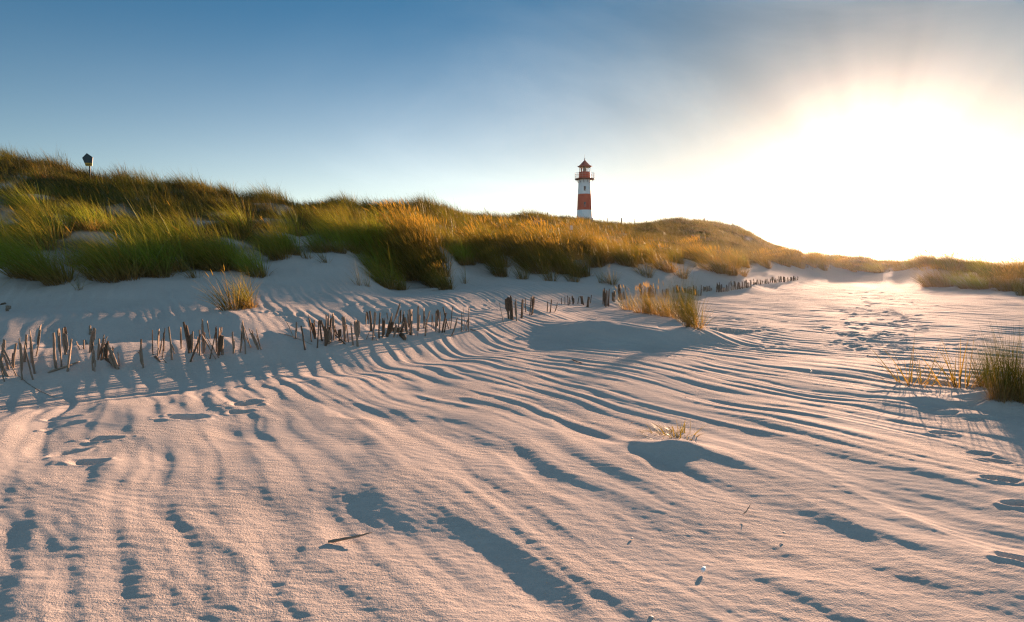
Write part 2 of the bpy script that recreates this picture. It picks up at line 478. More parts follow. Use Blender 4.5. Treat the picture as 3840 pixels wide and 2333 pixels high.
def build_ground():
    org = (0.0, -3.0)
    th = np.radians(grid_axis([(-180, -62, 60), (-62, -43, 70), (-43, 44, 1000), (44, 62, 70), (62, 180, 60)])[:-1])
    rr = np.exp(grid_axis([(math.log(.4), math.log(4.6), 60), (math.log(4.6), math.log(16), 780), (math.log(16), math.log(70), 520), (math.log(70), math.log(2200), 230)]))
    R, T = np.meshgrid(rr, th, indexing='ij')
    x = org[0] + R * np.sin(T); y = org[1] + R * np.cos(T)
    nr, nt_ = x.shape
    xf, yf = x.ravel(), y.ravel()
    z = form_z(xf, yf)
    g = grass_start(xf, yf)
    inveg = sstep(-1.0, 1.5, yf - g)
    dd, s, a = poly_dist(xf, yf, FENCE)
    calm = 1 - .45 * np.exp(-(dd / .6) ** 2) * (s > 0)
    dd, s, a = poly_dist(xf, yf, CREST)
    calm *= 1 - .15 * np.exp(-(dd / .6) ** 2)
    z += ripple_z(xf, yf) * (1 - inveg) * calm * sstep(75, 40, yf)
    # footprints, pressed in with a soft rim
    for (u, v, ln, hd, dp) in PRINTS:
        X, Y = px(u, v, 0.0) if not (225 < u < 540 and v < 325) else cast(u, v)[:2]
        if Y > 60: continue
        idx = np.nonzero((np.abs(xf - X) < .6) & (np.abs(yf - Y) < .6))[0]
        if not len(idx): continue
        c, sn = math.cos(math.radians(hd)), math.sin(math.radians(hd))
        dx, dy = xf[idx] - X, yf[idx] - Y
        p = (dx * c + dy * sn) / (ln * .5); q = (-dx * sn + dy * c) / (ln * .24)
        rad = np.hypot(p, q + .22 * np.sin(1.6 * p)) * (1 + .30 * perlin(dx * 5 + X * 3, dy * 5, 40) + .18 * perlin(dx * 14, dy * 14 + Y, 42))
        z[idx] += -dp * .85 * (1 - sstep(.15, 1.1, rad)) * (1 + .25 * perlin(dx * 9 + Y, dy * 9, 43)) + dp * .22 * np.exp(-((rad - 1.25) / .24) ** 2) * (.6 + .8 * perlin(dx * 5 + Y, dy * 5, 41))
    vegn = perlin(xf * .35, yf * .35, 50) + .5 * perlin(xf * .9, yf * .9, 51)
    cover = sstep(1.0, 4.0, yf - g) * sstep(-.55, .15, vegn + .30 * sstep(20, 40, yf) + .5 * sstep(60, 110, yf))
    verts = np.stack([xf, yf, z], 1)
    i = np.arange(nr - 1)[:, None]; j = np.arange(nt_)[None, :]; jn = (j + 1) % nt_
    quads = np.stack([(i * nt_ + j), (i * nt_ + jn), ((i + 1) * nt_ + jn), ((i + 1) * nt_ + j)], -1).reshape(-1, 4)
    quads = quads[:, ::-1]
    me = mesh_np('sand_ground', verts, quads, True, {'cover': ('FLOAT', cover)})
    o = link('sand_ground', me, sand_material())
    tag(o, 'pale rippled beach sand rising into grassy dunes', None, None, 'structure')
    return o


build_ground()

# ------------------------------------------------------------------ grass
def grass_material(name, gain=1.0):
    m, t, b = material(name)
    at = t.n('ShaderNodeAttribute'); at.attribute_name = 'tint'
    col = at.outputs['Color']
    m.node_tree.nodes.remove(b)
    df = t.n('ShaderNodeBsdfDiffuse'); t.link(col, df.inputs[0])
    tr = t.n('ShaderNodeBsdfTranslucent')
    t.put(tr.inputs[0], t.mix(1.0, col, (1.5, 1.25, .7, 1), 'MULTIPLY'))
    gl = t.n('ShaderNodeBsdfGlossy'); gl.inputs['Roughness'].default_value = .38; gl.inputs[0].default_value = (.9, .9, .8, 1)
    mx = t.n('ShaderNodeMixShader'); mx.inputs[0].default_value = gain; t.link(df.outputs[0], mx.inputs[1]); t.link(tr.outputs[0], mx.inputs[2])
    fr = t.n('ShaderNodeFresnel'); fr.inputs[0].default_value = 1.3
    mx2 = t.n('ShaderNodeMixShader'); t.put(mx2.inputs[0], t.math('MULTIPLY', fr.outputs[0], .14)); t.link(mx.outputs[0], mx2.inputs[1]); t.link(gl.outputs[0], mx2.inputs[2])
    t.link(mx2.outputs[0], m.node_tree.nodes['Material Output'].inputs[0])
    return m


MG = grass_material('marram_grass', .42)
MGD = grass_material('stiff_grass', .20)
GREEN = np.array([.125, .178, .020]); OLIVE = np.array([.115, .115, .014]); STRAW = np.array([.28, .195, .045]); BROWN = np.array([.230, .145, .070]); BLUEG = np.array([.07, .115, .055])


def blades(root, L, yaw, th0, th1, width, face, c0, c1, c2, K=5, power=1.0):
    """vectorised grass blades -> verts, quads, tints.  th0/th1: lean from vertical at the base and at the tip"""
    N = len(root)
    s = np.linspace(0, 1, K)
    P = np.zeros((N, K, 3)); P[:, 0] = root
    dh = np.stack([np.cos(yaw), np.sin(yaw)], 1)
    for k in range(1, K):
        sm = (s[k] + s[k - 1]) / 2
        th = th0 + (th1 - th0) * sm ** power
        ds = L / (K - 1)
        P[:, k, :2] = P[:, k - 1, :2] + dh * (np.sin(th) * ds)[:, None]
        P[:, k, 2] = P[:, k - 1, 2] + np.cos(th) * ds
    wv = np.stack([np.cos(face), np.sin(face), np.zeros(N)], 1)
    wid = np.maximum(1 - s ** 1.7, .06)
    off = wv[:, None, :] * (width[:, None] * wid[None, :] * .5)[:, :, None]
    V = np.stack([P - off, P + off], 2).reshape(N, K * 2, 3)
    mid = .45
    a = np.clip(s / mid, 0, 1)[None, :, None]; b = np.clip((s - mid) / (1 - mid), 0, 1)[None, :, None]
    C = c0[:, None, :] * (1 - a) + c1[:, None, :] * a
    C = C * (1 - b) + c2[:, None, :] * b
    C = np.repeat(C, 2, axis=1)
    C = np.concatenate([C, np.ones((N, K * 2, 1))], 2)
    base = (np.arange(N) * K * 2)[:, None, None]
    k = np.arange(K - 1)[None, :, None] * 2
    Q = (base + k + np.array([0, 1, 3, 2])[None, None, :]).reshape(-1, 4)
    return V.reshape(-1, 3), Q, C.reshape(-1, 4)


def join(parts):
    Vs, Qs, Cs = [], [], []; n = 0
    for V, Q, C in parts:
        Vs.append(V); Qs.append(Q + n); Cs.append(C); n += len(V)
    return np.concatenate(Vs), np.concatenate(Qs), np.concatenate(Cs)


WIND = math.radians(190)           # the blades stream to the left


def clump_mesh(name, seed, n=420, height=1.15, radius=.28, lean=.55, dry=.35, green=GREEN, heads=10, droop=.5, width=.009, fan=.0, tip=None):
    r = np.random.default_rng(seed)
    parts = []
    def batch(n, L, Ls, rad, th_m, th_s, tipadd, w, cols, spread_yaw, K=6):
        q = np.sqrt(r.random(n)) * rad; ph = r.uniform(0, 2 * np.pi, n)
        root = np.stack([q * np.cos(ph), q * np.sin(ph) * .8, np.full(n, -.05)], 1)
        LL = np.clip(r.normal(L, Ls, n), L * .35, L * 1.5)
        # lean = wind + outward
        wx, wy = math.cos(WIND), math.sin(WIND)
        ox, oy = np.cos(ph) * q / rad, np.sin(ph) * q / rad
        vx = wx * lean + ox * spread_yaw + r.normal(0, .16, n); vy = wy * lean + oy * spread_yaw + r.normal(0, .2, n)
        yaw = np.arctan2(vy, vx)
        mag = np.hypot(vx, vy)
        th0 = np.clip(th_m * mag + r.normal(0, th_s, n), 0, 1.35)
        th1 = th0 + np.abs(r.normal(tipadd, tipadd * .5, n))
        face = r.uniform(0, np.pi, n)
        c0 = BROWN[None] * r.uniform(.7, 1.4, (n, 1)) * np.ones((1, 3))
        c1 = cols[0][None] * r.uniform(.75, 1.3, (n, 1)) + (STRAW - cols[0])[None] * (r.random((n, 1)) < dry) * r.uniform(.3, .9, (n, 1))
        c2 = cols[1][None] * r.uniform(.8, 1.25, (n, 1))
        return blades(root, LL, yaw, th0, th1, np.full(n, w) * r.uniform(.7, 1.3, n), face, c0, c1, c2, K)
    parts.append(batch(int(n * .68), height, height * .17, radius, .62, .10, droop, width, (green, (green + STRAW) / 2 if tip is None else tip), .45 + fan))
    parts.append(batch(int(n * .32), height * .55, height * .15, radius * 1.12, .95, .2, droop * 1.2, width * .85, ((BROWN + STRAW) / 2, STRAW * .9), 1.0 + fan))
    if heads:
        k = heads
        V = batch(k, height * 1.12, .06, radius * .7, .55, .06, .22, width * .8, (STRAW * .8, STRAW), .35, 6)
        parts.append(V)
        # seed spikes on those stalks: a thicker, spindle-shaped tip made of two crossed leaves
        stalk = V[0].reshape(k, 6, 2, 3).mean(2)
        tip, prev = stalk[:, -1], stalk[:, -2]
        dv = tip - prev; dv /= np.linalg.norm(dv, axis=1)[:, None]
        for ang in (0, math.pi / 2):
            wv = np.array([math.cos(ang), math.sin(ang), 0.])[None]
            VV = []; 
            for f_, w_ in ((-.02, .1), (.05, 1), (.12, .8), (.19, .08)):
                p = tip + dv * (f_ * height * 1.0)
                VV.append(np.stack([p - wv * .010 * w_, p + wv * .010 * w_], 1))
            VV = np.stack(VV, 1).reshape(k, 8, 3)
            base = (np.arange(k) * 8)[:, None, None]; kk = np.arange(3)[None, :, None] * 2
            Q = (base + kk + np.array([0, 1, 3, 2])[None, None]).reshape(-1, 4)
            C = np.ones((k * 8, 4)); C[:, :3] = STRAW * 1.25
            parts.append((VV.reshape(-1, 3), Q, C))
    V, Q, C = join(parts)
    me = mesh_np(name, V, Q, True, {'tint': ('FLOAT_COLOR', C)})
    me.materials.append(MGD if 'upright' in name else MG)
    return me



def at_z(x, y): return float(form_z(np.array([x]), np.array([y]))[0])


VAR = {}


def variants(kind, count, **kw):
    VAR[kind] = [clump_mesh('marram_' + kind, 100 * (len(VAR) + 1) + i, **kw) for i in range(count)]


variants('green', 5, n=330, width=.014, height=1.2, radius=.30, lean=.60, dry=.12, green=GREEN * 1.25, heads=0, droop=.55)
variants('straw', 5, n=340, width=.014, height=1.1, radius=.30, lean=.60, dry=.42, green=(GREEN + OLIVE) * .62, heads=1, droop=.7)
variants('gold', 5, n=380, width=.013, height=1.15, radius=.34, lean=.55, dry=.35, green=OLIVE * .7, heads=30, droop=.6, tip=OLIVE * .5 + STRAW * .5)
variants('thin', 3, n=40, height=1.0, radius=.12, lean=.45, dry=.4, green=BLUEG, heads=0, droop=.4, width=.013)
variants('spare', 3, n=150, width=.012, height=.85, radius=.22, lean=.35, dry=.35, green=OLIVE * .7, heads=3, droop=.45, fan=.35, tip=OLIVE * .5 + STRAW * .5)
variants('low', 1, n=230, height=.16, radius=.15, lean=.5, dry=.5, green=OLIVE, heads=0, droop=.9, width=.008, fan=.4)
variants('wiry', 3, n=30, height=.40, radius=.07, lean=.15, dry=.3, green=OLIVE * .6, heads=0, droop=.3, width=.008, fan=.5)
variants('upright', 2, n=380, height=1.0, radius=.24, lean=.10, dry=.08, green=GREEN * .38, heads=0, droop=.3, fan=.15, tip=OLIVE * .8)

MASS = 'marram grass clumps massed along the dune foot'
_n = [0]


def clump(kind, x, y, h, label, group=None, rz=0.0, wide=1.0, cat='grass clump', sink=.03):
    """one grass clump of height h (metres of blade)"""
    me = VAR[kind][_n[0] % len(VAR[kind])]; _n[0] += 1
    base = {'green': 1.2, 'straw': 1.1, 'gold': 1.15, 'thin': 1.0, 'spare': .85, 'upright': 1.0, 'low': .16, 'wiry': .4}[kind]
    o = bpy.data.objects.new('marram_clump', me); COL.objects.link(o)
    s = h / base
    o.location = (x, y, at_z(x, y) - sink); o.rotation_euler = (0, 0, rz); o.scale = (s * wide, s * wide, s)
    return tag(o, label, cat, group)


def S(x, y): return x * 1024 / 2464, y * 1024 / 2464        # photo seen at 2464 px wide -> 1024


# clumps one can tell apart: kind, x, base y (2464-wide view), blade height m, width factor, label
NAMED = [
    ('green', 15, 636, 1.25, .8, 'dark green marram clump cut off by the left edge of the photo'),
    ('green', 72, 662, 1.45, 1.15, 'tall dark green marram clump at the left front of the dune'),
    ('green', 105, 668, 1.4, 1.0, 'green marram clump joined behind the brown-footed one at far left'),
    ('straw', 142, 680, 1.25, .95, 'green marram clump with a bushy brown foot, second of the left dune front'),
    ('thin', 190, 697, .55, .8, 'tiny lone marram tuft on bare sand below the left dune front'),
    ('thin', 172, 640, 1.0, .8, 'few bare marram stalks standing between the two left clumps'),
    ('thin', 195, 638, 1.05, .8, 'thin stalks of marram just left of the big leaning mass'),
    ('straw', 262, 672, 1.35, 1.1, 'wide marram clump with straw coloured foot leaning far to the left'),
    ('straw', 300, 668, 1.25, 1.0, 'marram clump with pale dead leaves in the middle of the left mass'),
    ('green', 338, 662, 1.5, 1.1, 'tall yellow-green marram clump crowning the left mass'),
    ('green', 382, 665, 1.35, 1.0, 'deep green marram clump with bundled brown foot, right of the left mass'),
    ('green', 425, 650, 1.3, 1.1, 'shaded deep green marram clump behind the bundled one'),
    ('thin', 470, 668, .95, 1.1, 'slim grey-green marram tuft of few stalks in front of the brown fringe'),
    ('straw', 520, 650, 1.15, 1.1, 'brownish marram clump with dry fringe left of the open sand bowl'),
    ('spare', 560, 744, .85, 1.0, 'sunlit yellow tuft splaying left, alone on the open sand'),
    ('straw', 597, 740, .95, .62, 'sunlit golden tuft beside the splaying one, alone on the open sand'),
    ('green', 620, 664, 1.2, .9, 'dark marram clump standing just behind the two sunlit tufts'),
    ('green', 590, 652, 1.15, .9, 'grey-green marram clump at the left rim of the sand bowl'),
    ('straw', 672, 622, 1.15, .9, 'brown-footed marram clump on the upper left rim of the sand bowl'),
    ('green', 705, 612, 1.15, .9, 'green marram clump in the row above the sand bowl'),
    ('thin', 738, 622, .8, 1.3, 'sparse bluish stalks hanging over the top of the sand bowl'),
    ('thin', 785, 632, .8, 1.1, 'isolated thin tuft on the slope of the sand bowl'),
    ('green', 770, 606, 1.15, 1.0, 'bright green marram clump above the isolated thin tuft'),
    ('green', 812, 606, 1.15, 1.0, 'bright green marram clump with reddish foot above the sand bowl'),
    ('green', 850, 606, 1.1, .9, 'last green clump of the row before the big golden mound'),
    ('thin', 862, 686, .75, .8, 'single upright stalk tuft on sand left of the big mound'),
    ('thin', 885, 690, .6, .8, 'low stalk tuft at the left foot of the big mound'),
    ('green', 900, 660, 1.35, 1.1, 'tall green marram clump on the left flank of the big mound'),
    ('straw', 925, 690, 1.2, 1.0, 'olive marram clump at the foot of the big mound'),
    ('straw', 960, 697, 1.05, .9, 'marram clump with tangled dead straw in front of the big mound'),
    ('gold', 985, 672, 1.35, 1.2, 'dark hearted marram clump in the middle of the big mound'),
    ('gold', 1015, 668, 1.4, 1.2, 'golden lit marram clump on the right shoulder of the big mound'),
    ('gold', 1052, 690, 1.15, 1.15, 'curly golden backlit clump hanging down the right of the big mound'),
    ('gold', 1075, 697, .85, .9, 'low curly golden tuft at the very foot of the big mound'),
    ('thin', 1118, 682, .9, .7, 'lone upright yellow tuft on the sand right of the big mound'),
    ('green', 1110, 632, 1.15, 1.1, 'olive clump right behind the big mound'),
    ('straw', 1160, 630, 1.15, 1.1, 'straw topped clump between the big mound and the stalky gold clump'),
    ('gold', 1205, 664, 1.15, .9, 'stalky gold clump reaching down onto the rippled sand'),
    ('spare', 1258, 672, .95, .8, 'slender dry grass stand before the dark wide clump'),
    ('gold', 1290, 655, 1.35, 1.3, 'dark wide brown clump below the feathery seed heads'),
    ('spare', 1325, 676, 1.0, .8, 'small gleaming grass tuft before the dark wide clump'),
    ('gold', 1345, 655, 1.3, 1.2, 'broad golden clump with feathery seed heads left of the white marker box'),
    ('spare', 1380, 678, .9, .9, 'short yellow tuft at the foot of the broad golden clump'),
    ('gold', 1400, 665, 1.25, 1.1, 'golden sparkling clump below the white marker box'),
    ('thin', 1446, 682, .9, .7, 'single pale stalk tuft on the berm right of the sparkling clump'),
    ('spare', 1470, 683, .75, 1.1, 'splayed leafless tuft on the bare berm'),
    ('gold', 1440, 640, 1.2, 1.1, 'gold clump behind the bare berm'),
    ('gold', 1515, 640, 1.2, 1.1, 'gold clump over the right end of the bare berm'),
    ('spare', 1555, 664, 1.0, 1.0, 'thin yellow tuft below the gold clumps right of the berm'),
    ('gold', 1600, 652, 1.2, 1.3, 'hazy yellow clump spreading onto the pale sand'),
    ('spare', 1640, 668, .9, 1.2, 'sparse bluish tuft in front of the hazy yellow clump'),
    ('gold', 1725, 655, 1.25, 1.6, 'dark rounded backlit bush of grass standing apart on the sand'),
    ('gold', 1755, 660, 1.2, 1.4, 'right half of the dark rounded grass bush standing apart'),
    ('spare', 1785, 663, .9, 1.2, 'low thin tuft right of the dark rounded grass bush'),
    ('spare', 1540, 752, .80, .8, 'gleaming grass tuft at the left end of the sand crest'),
    ('spare', 1580, 757, .85, .8, 'sparkling thin tuft second along the sand crest'),
    ('spare', 1597, 760, .95, .6, 'denser sparkling tuft in the middle of the sand crest'),
    ('thin', 1625, 765, .9, 1.0, 'row of single stalks between the crest tufts'),
    ('upright', 1642, 768, 1.2, .6, 'tallest golden clump on the sand crest'),
    ('upright', 1664, 785, .85, .5, 'reddish gold clump running down the right end of the sand crest'),
    ('spare', 1512, 746, .80, .9, 'thin golden tuft left of the crest among the fence sticks'),
    ('gold', 1562, 754, .85, .55, 'dense low golden tuft between the first two crest tufts'),
    ('spare', 1612, 762, .90, .8, 'feathery golden tuft left of the tallest crest clump'),
    ('upright', 1652, 775, 1.0, .5, 'dark gold clump merged into the right side of the tallest crest clump'),
    ('spare', 1672, 788, .75, .8, 'loose reddish tuft beside the clump running down the crest end'),
    ('thin', 1680, 792, .5, 1.2, 'short wiry tuft at the lowest end of the sand crest'),
    ('wiry', 2186, 922, 0.64, 1.1, 'small forked tuft left of the pair on the right sand'),
    ('wiry', 2212, 928, 0.58, 1.1, 'small sparse tuft right of the forked one on the right sand'),
    ('wiry', 2300, 930, 0.70, 1.1, 'thin airy tuft just left of the big dark clump at the right edge'),
    ('wiry', 2322, 926, 0.61, 1.1, 'airy tuft touching the big dark clump at the right edge'),
    ('upright', 2372, 932, .56, .66, 'left wing of the big dark clump at the right edge'),
    ('upright', 2408, 958, .68, .6, 'tall dark green clump nearest the right edge of the photo'),
    ('upright', 2436, 955, .74, .6, 'tallest dark upright clump at the right edge'),
    ('upright', 2462, 965, .68, .6, 'dark upright clump cut off by the right edge of the photo'),
    ('upright', 2462, 712, .95, .9, 'lone upright clump on far sand cut by the right edge'),
    ('spare', 2300, 664, 1.0, 1.0, 'tuft with glinting seed heads on the far right mound'),
    ('gold', 2240, 690, 1.2, 1.2, 'small orange clump at the left foot of the far right mound'),
    ('gold', 2275, 690, 1.2, 1.3, 'orange clump second from the left along the far right mound'),
    ('green', 2335, 694, 1.25, 1.5, 'rounded dark green bush at the foot of the far right mound'),
    ('green', 2362, 696, 1.15, 1.3, 'green bush right of the rounded one under the far right mound'),
    ('upright', 2392, 692, 1.25, 1.0, 'two-peaked upright clump on the low dune at far right'),
    ('gold', 2425, 700, 1.2, 1.3, 'brown clump with bright seed heads near the far right edge'),
    ('gold', 2446, 700, 1.15, 1.3, 'seedy golden clump last before the right edge, on the low dune'),
]
_rg = random.Random(21)
for kind, X, Y, h, wd, lab in NAMED:
    u, v = S(X, Y)
    x, y, z = cast(u, v)
    clump(kind, x, y, h, lab, 'marram grass clumps on the sand', _rg.uniform(-.35, .35), wd)

for X, Y in ((930, 645), (962, 622), (898, 612), (1000, 632), (1030, 642), (940, 585), (985, 590), (1022, 604), (905, 572), (1052, 662), (960, 560), (925, 555), (880, 600), (1045, 630), (985, 560), (915, 590), (1010, 575)):
    x, y, z = cast(*S(X, Y))
    clump('green' if X < 950 else 'gold', x, y, _rg.uniform(1.15, 1.45), 'marram clump covering the face of the big golden mound', 'marram clumps covering the face of the big mound', _rg.uniform(-.4, .4), _rg.uniform(1, 1.25))

for X, Y in ((1150, 606), (1180, 600), (1222, 612), (1252, 622), (1232, 588), (1282, 612), (1312, 622), (1345, 604), (1388, 622), (1432, 612), (1482, 622), (1200, 640), (1270, 640), (1165, 622), (1310, 590), (1365, 585)):
    x, y, z = cast(*S(X, Y))
    clump('gold', x, y, _rg.uniform(1.05, 1.35), 'golden marram clump covering the low mound behind the rippled sand', 'marram clumps covering the mound right of the big one', _rg.uniform(-.4, .4), _rg.uniform(1, 1.3))
for i in range(44):
    u = _rg.uniform(905, 1045); d = float(np.interp(u, DG_U, DG_D)) + _rg.uniform(1.5, 11)
    clump(_rg.choice(['gold', 'gold', 'green']), (u - CX) / F * d, d, _rg.uniform(1.0, 1.3), 'golden green clump merging into the grass of the low far right dune', MASS, _rg.uniform(-.5, .5), _rg.uniform(1, 1.4))
for i in range(30):
    u = _rg.uniform(770, 895); d = float(np.interp(u, DG_U, DG_D)) + _rg.uniform(.5, 9)
    clump('gold', (u - CX) / F * d, d, _rg.uniform(.6, .95), 'backlit orange clump merging into the low grass strip under the sun', MASS, _rg.uniform(-.5, .5), _rg.uniform(1.1, 1.6))

# the low tuft on its little mound in the foreground
x, y, z = cast(*S(1617, 1046))
for i in range(4):
    pass
tuft = clump('low', x, y, .18, 'low yellow tuft half buried on a small mound in the foreground', None, .3, 1.2, 'grass clump', .01)

# massed clumps along the dune foot
cnt = 0
while cnt < 110:
    u = _rg.uniform(-60, 1040)
    d0 = float(np.interp(u, DG_U, DG_D))
    if _rg.random() > (1.0 if u < 700 else .55): continue
    d = d0 + abs(_rg.gauss(0, 1.0)) * (1.6 + d0 * .05) + (1.1 if u < 300 else .3)
    x = (u - CX) / F * d
    if 285 < u < 372 and d < d0 + .5: continue
    kind = _rg.choice(['green', 'green', 'straw'] if u < 380 else ['straw', 'gold', 'green'] if u < 500 else ['gold', 'gold', 'straw'])
    side = 'left dune front' if u < 300 else 'central dune front' if u < 480 else 'sunlit dune front below the lighthouse' if u < 780 else 'low dune at far right'
    lab = {'green': 'green', 'straw': 'half dry', 'gold': 'golden'}[kind] + ' marram clump merging into the grass of the ' + side
    clump(kind, x, d, _rg.uniform(.95, 1.4), lab, MASS, _rg.uniform(-.5, .5), _rg.uniform(.85, 1.15))
    cnt += 1


# the closed cover of the slopes and ridges: nobody could count it
def cover_grass(name, label, area, n_tufts, per, h, w, cols, seed, K=4, keep=None, dead_p=.28, lump=0.0):
    r = np.random.default_rng(seed)
    tx, ty = area(r, n_tufts)
    ok = (ty > grass_start(tx, ty) + np.where(tx < -3, 4.2, np.where(ty > 38, .6, 3.0)))
    veg = perlin(tx * .35, ty * .35, 50) + .5 * perlin(tx * .9, ty * .9, 51)
    ok &= r.random(len(tx)) < sstep(-.38, .02, veg - .25 * sstep(-3, -9, tx) * sstep(26, 18, ty) + .30 * sstep(20, 40, ty) + .6 * sstep(60, 110, ty))
    if keep is not None: ok &= keep(tx, ty)
    tx, ty = tx[ok], ty[ok]
    sc = np.maximum(1.0, ty / 30.0) ** .75
    N = len(tx) * per
    ti = np.repeat(np.arange(len(tx)), per)
    q = np.sqrt(r.random(N)) * .22 * sc[ti]; ph = r.uniform(0, 2 * np.pi, N)
    x = tx[ti] + q * np.cos(ph); y = ty[ti] + q * np.sin(ph)
    z = form_z(x, y) - .05
    thick = .8 + .55 * perlin(tx * .25, ty * .25, 60) + .35 * perlin(tx * .7, ty * .7, 62)
    thick = thick + lump * (perlin(tx * .55, ty * .55, 63) - .1)
    L = h * (r.normal(1, .18, N).clip(.45, 1.5)) * (thick[ti].clip(.45, 1.6))
    vx = math.cos(WIND) * .62 + np.cos(ph) * .45 + r.normal(0, .16, N); vy = math.sin(WIND) * .62 + np.sin(ph) * .45 + r.normal(0, .2, N)
    yaw = np.arctan2(vy, vx); mag = np.hypot(vx, vy)
    th0 = np.clip(.55 * mag + r.normal(0, .1, N), 0, 1.3); th1 = th0 + np.abs(r.normal(.55, .25, N))
    mixv = np.clip(.5 + .8 * perlin(tx * .2, ty * .2, 61) + r.normal(0, .18, len(tx)), 0, 1)[ti][:, None]
    mid = cols[0][None] * (1 - mixv) + cols[1][None] * mixv
    dead = (r.random((N, 1)) < dead_p) * r.uniform(.3, .9, (N, 1))
    mid = (mid * (1 - dead) + STRAW[None] * dead) * r.uniform(.75, 1.3, (N, 1))
    V, Q, C = blades(np.stack([x, y, z], 1), L, yaw, th0, th1, w * sc[ti] * r.uniform(.7, 1.3, N), r.uniform(0, np.pi, N),
                     BROWN[None] * r.uniform(.7, 1.3, (N, 1)), mid, mid * (.45 + dead_p) * .9 + STRAW[None] * (.12 + dead_p) * .8, K)
    me = mesh_np(name, V, Q, True, {'tint': ('FLOAT_COLOR', C)})
    o = link(name, me, MG)
    return tag(o, label, None, None, 'stuff')


def fan_area(u0, u1, d0, d1, p):
    def f(r, n):
        u = r.uniform(u0, u1, n); t = r.random(n)
        a, b = d0 ** p, d1 ** p
        d = (a + (b - a) * t) ** (1 / p)
        return (u - CX) / F * d, d
    return f


RIDGE_D = {u: max((d for d, v in p if v is not None and d < 135), key=lambda d: -dict((a, b) for a, b in p)[d]) for u, p in PROFILE.items()}


def ridge_area(r, n):
    u = r.uniform(-170, 790, n)
    d = np.interp(u, sorted(RIDGE_D), [RIDGE_D[k] for k in sorted(RIDGE_D)])
    d = d * (1 - np.abs(r.normal(0, .11, n)) + .04)
    return (u - CX) / F * d, d


cover_grass('dune_grass', 'marram grass covering the left dune up to its ridge', fan_area(-170, 560, 16, 50, .55), 6800, 22, .95, .0115, (GREEN * .65, OLIVE * .75), 71, 5, lambda x, y: y < .86 * np.interp(col_u(x, y), sorted(RIDGE_D), [RIDGE_D[k] for k in sorted(RIDGE_D)]), .25)
cover_grass('far_hill_grass', 'short grass on the hill to the right of the lighthouse', fan_area(540, 800, 55, 136, 1.6), 7000, 10, .95, .013, (GREEN * .38, OLIVE * .7), 74, 4, None, .14)
cover_grass('hill_grass', 'marram grass covering the sunlit hills below the lighthouse', fan_area(380, 1120, 21, 160, .62), 13000, 13, .90, .013, (GREEN * .42, OLIVE * .75), 72, 4, None, .16)
DARKG = np.array([.026, .036, .012])
cover_grass('ridge_grass', 'dark grass and low scrub along the skyline of the dunes', ridge_area, 6400, 20, .85, .015, (DARKG, (DARKG + GREEN) / 2), 73, 4, None, .10, 1.1)


# ------------------------------------------------------------------ lighthouse
def lathe(name, prof, mats, parent, seg=48, smooth=True):
    """surface of revolution; prof = [(r, z, material index of the band above)]"""
    bm = bmesh.new(); rings = []
    for p in prof:
        rings.append([bm.verts.new((p[0] * math.cos(2 * math.pi * i / seg), p[0] * math.sin(2 * math.pi * i / seg), p[1])) for i in range(seg)])
    for k in range(len(prof) - 1):
        for i in range(seg):
            f = bm.faces.new((rings[k][i], rings[k][(i + 1) % seg], rings[k + 1][(i + 1) % seg], rings[k + 1][i]))
            f.material_index = prof[k][2] if len(prof[k]) > 2 else 0
            f.smooth = smooth
    bm.faces.new(rings[0][::-1]); bm.faces.new(rings[-1])
    me = bpy.data.meshes.new(name); bm.to_mesh(me); bm.free()
    for m in mats: me.materials.append(m)
    if smooth: me.set_sharp_from_angle(angle=math.radians(35)) if hasattr(me, 'set_sharp_from_angle') else None
    return link(name, me, None, parent)


def tube(bm, pts, rads, seg=8, cap=True):
    pts = [Vector(p) for p in pts]
    rings = []
    for i, p in enumerate(pts):
        d = (pts[min(i + 1, len(pts) - 1)] - pts[max(i - 1, 0)]).normalized()
        a = d.cross(Vector((0, 0, 1)) if abs(d.z) < .9 else Vector((1, 0, 0))).normalized(); b = d.cross(a)
        rings.append([bm.verts.new(p + (a * math.cos(2 * math.pi * k / seg) + b * math.sin(2 * math.pi * k / seg)) * rads[i]) for k in range(seg)])
    for i in range(len(rings) - 1):
        for k in range(seg):
            f = bm.faces.new((rings[i][k], rings[i][(k + 1) % seg], rings[i + 1][(k + 1) % seg], rings[i + 1][k])); f.smooth = True
    if cap:
        bm.faces.new(rings[0][::-1]); bm.faces.new(rings[-1])


def box(bm, c, s):
    vs = [bm.verts.new((c[0] + sx * s[0] / 2, c[1] + sy * s[1] / 2, c[2] + sz * s[2] / 2)) for sz in (-1, 1) for sy in (-1, 1) for sx in (-1, 1)]
    for q in ((0, 2, 3, 1), (4, 5, 7, 6), (0, 1, 5, 4), (2, 6, 7, 3), (0, 4, 6, 2), (1, 3, 7, 5)): bm.faces.new([vs[i] for i in q])


def bobj(name, bm, mat, parent=None, bevel=0):
    bmesh.ops.recalc_face_normals(bm, faces=bm.faces)
    if bevel: bmesh.ops.bevel(bm, geom=bm.edges[:], offset=bevel, segments=2, affect='EDGES', profile=.6)
    me = bpy.data.meshes.new(name); bm.to_mesh(me); bm.free()
    return link(name, me, mat, parent)


def paint(name, col, streak):
    m, t, b = material(name)
    co = t.n('ShaderNodeTexCoord').outputs['Object']
    mp = t.n('ShaderNodeMapping'); mp.inputs['Scale'].default_value = (3, 3, .35); t.link(co, mp.inputs[0])
    f = t.maprange(t.noise(mp.outputs[0], 2.2, 5, .65), .5, .8)
    f2 = t.noise(co, 1.2, 4, .6)
    c = t.mix(f2, tuple(x * .9 for x in col) + (1,), tuple(min(1, x * 1.06) for x in col) + (1,))
    t.put(b.inputs['Base Color'], t.mix(t.math('MULTIPLY', f, .45), c, tuple(streak) + (1,)))
    b.inputs['Roughness'].default_value = .5
    return m


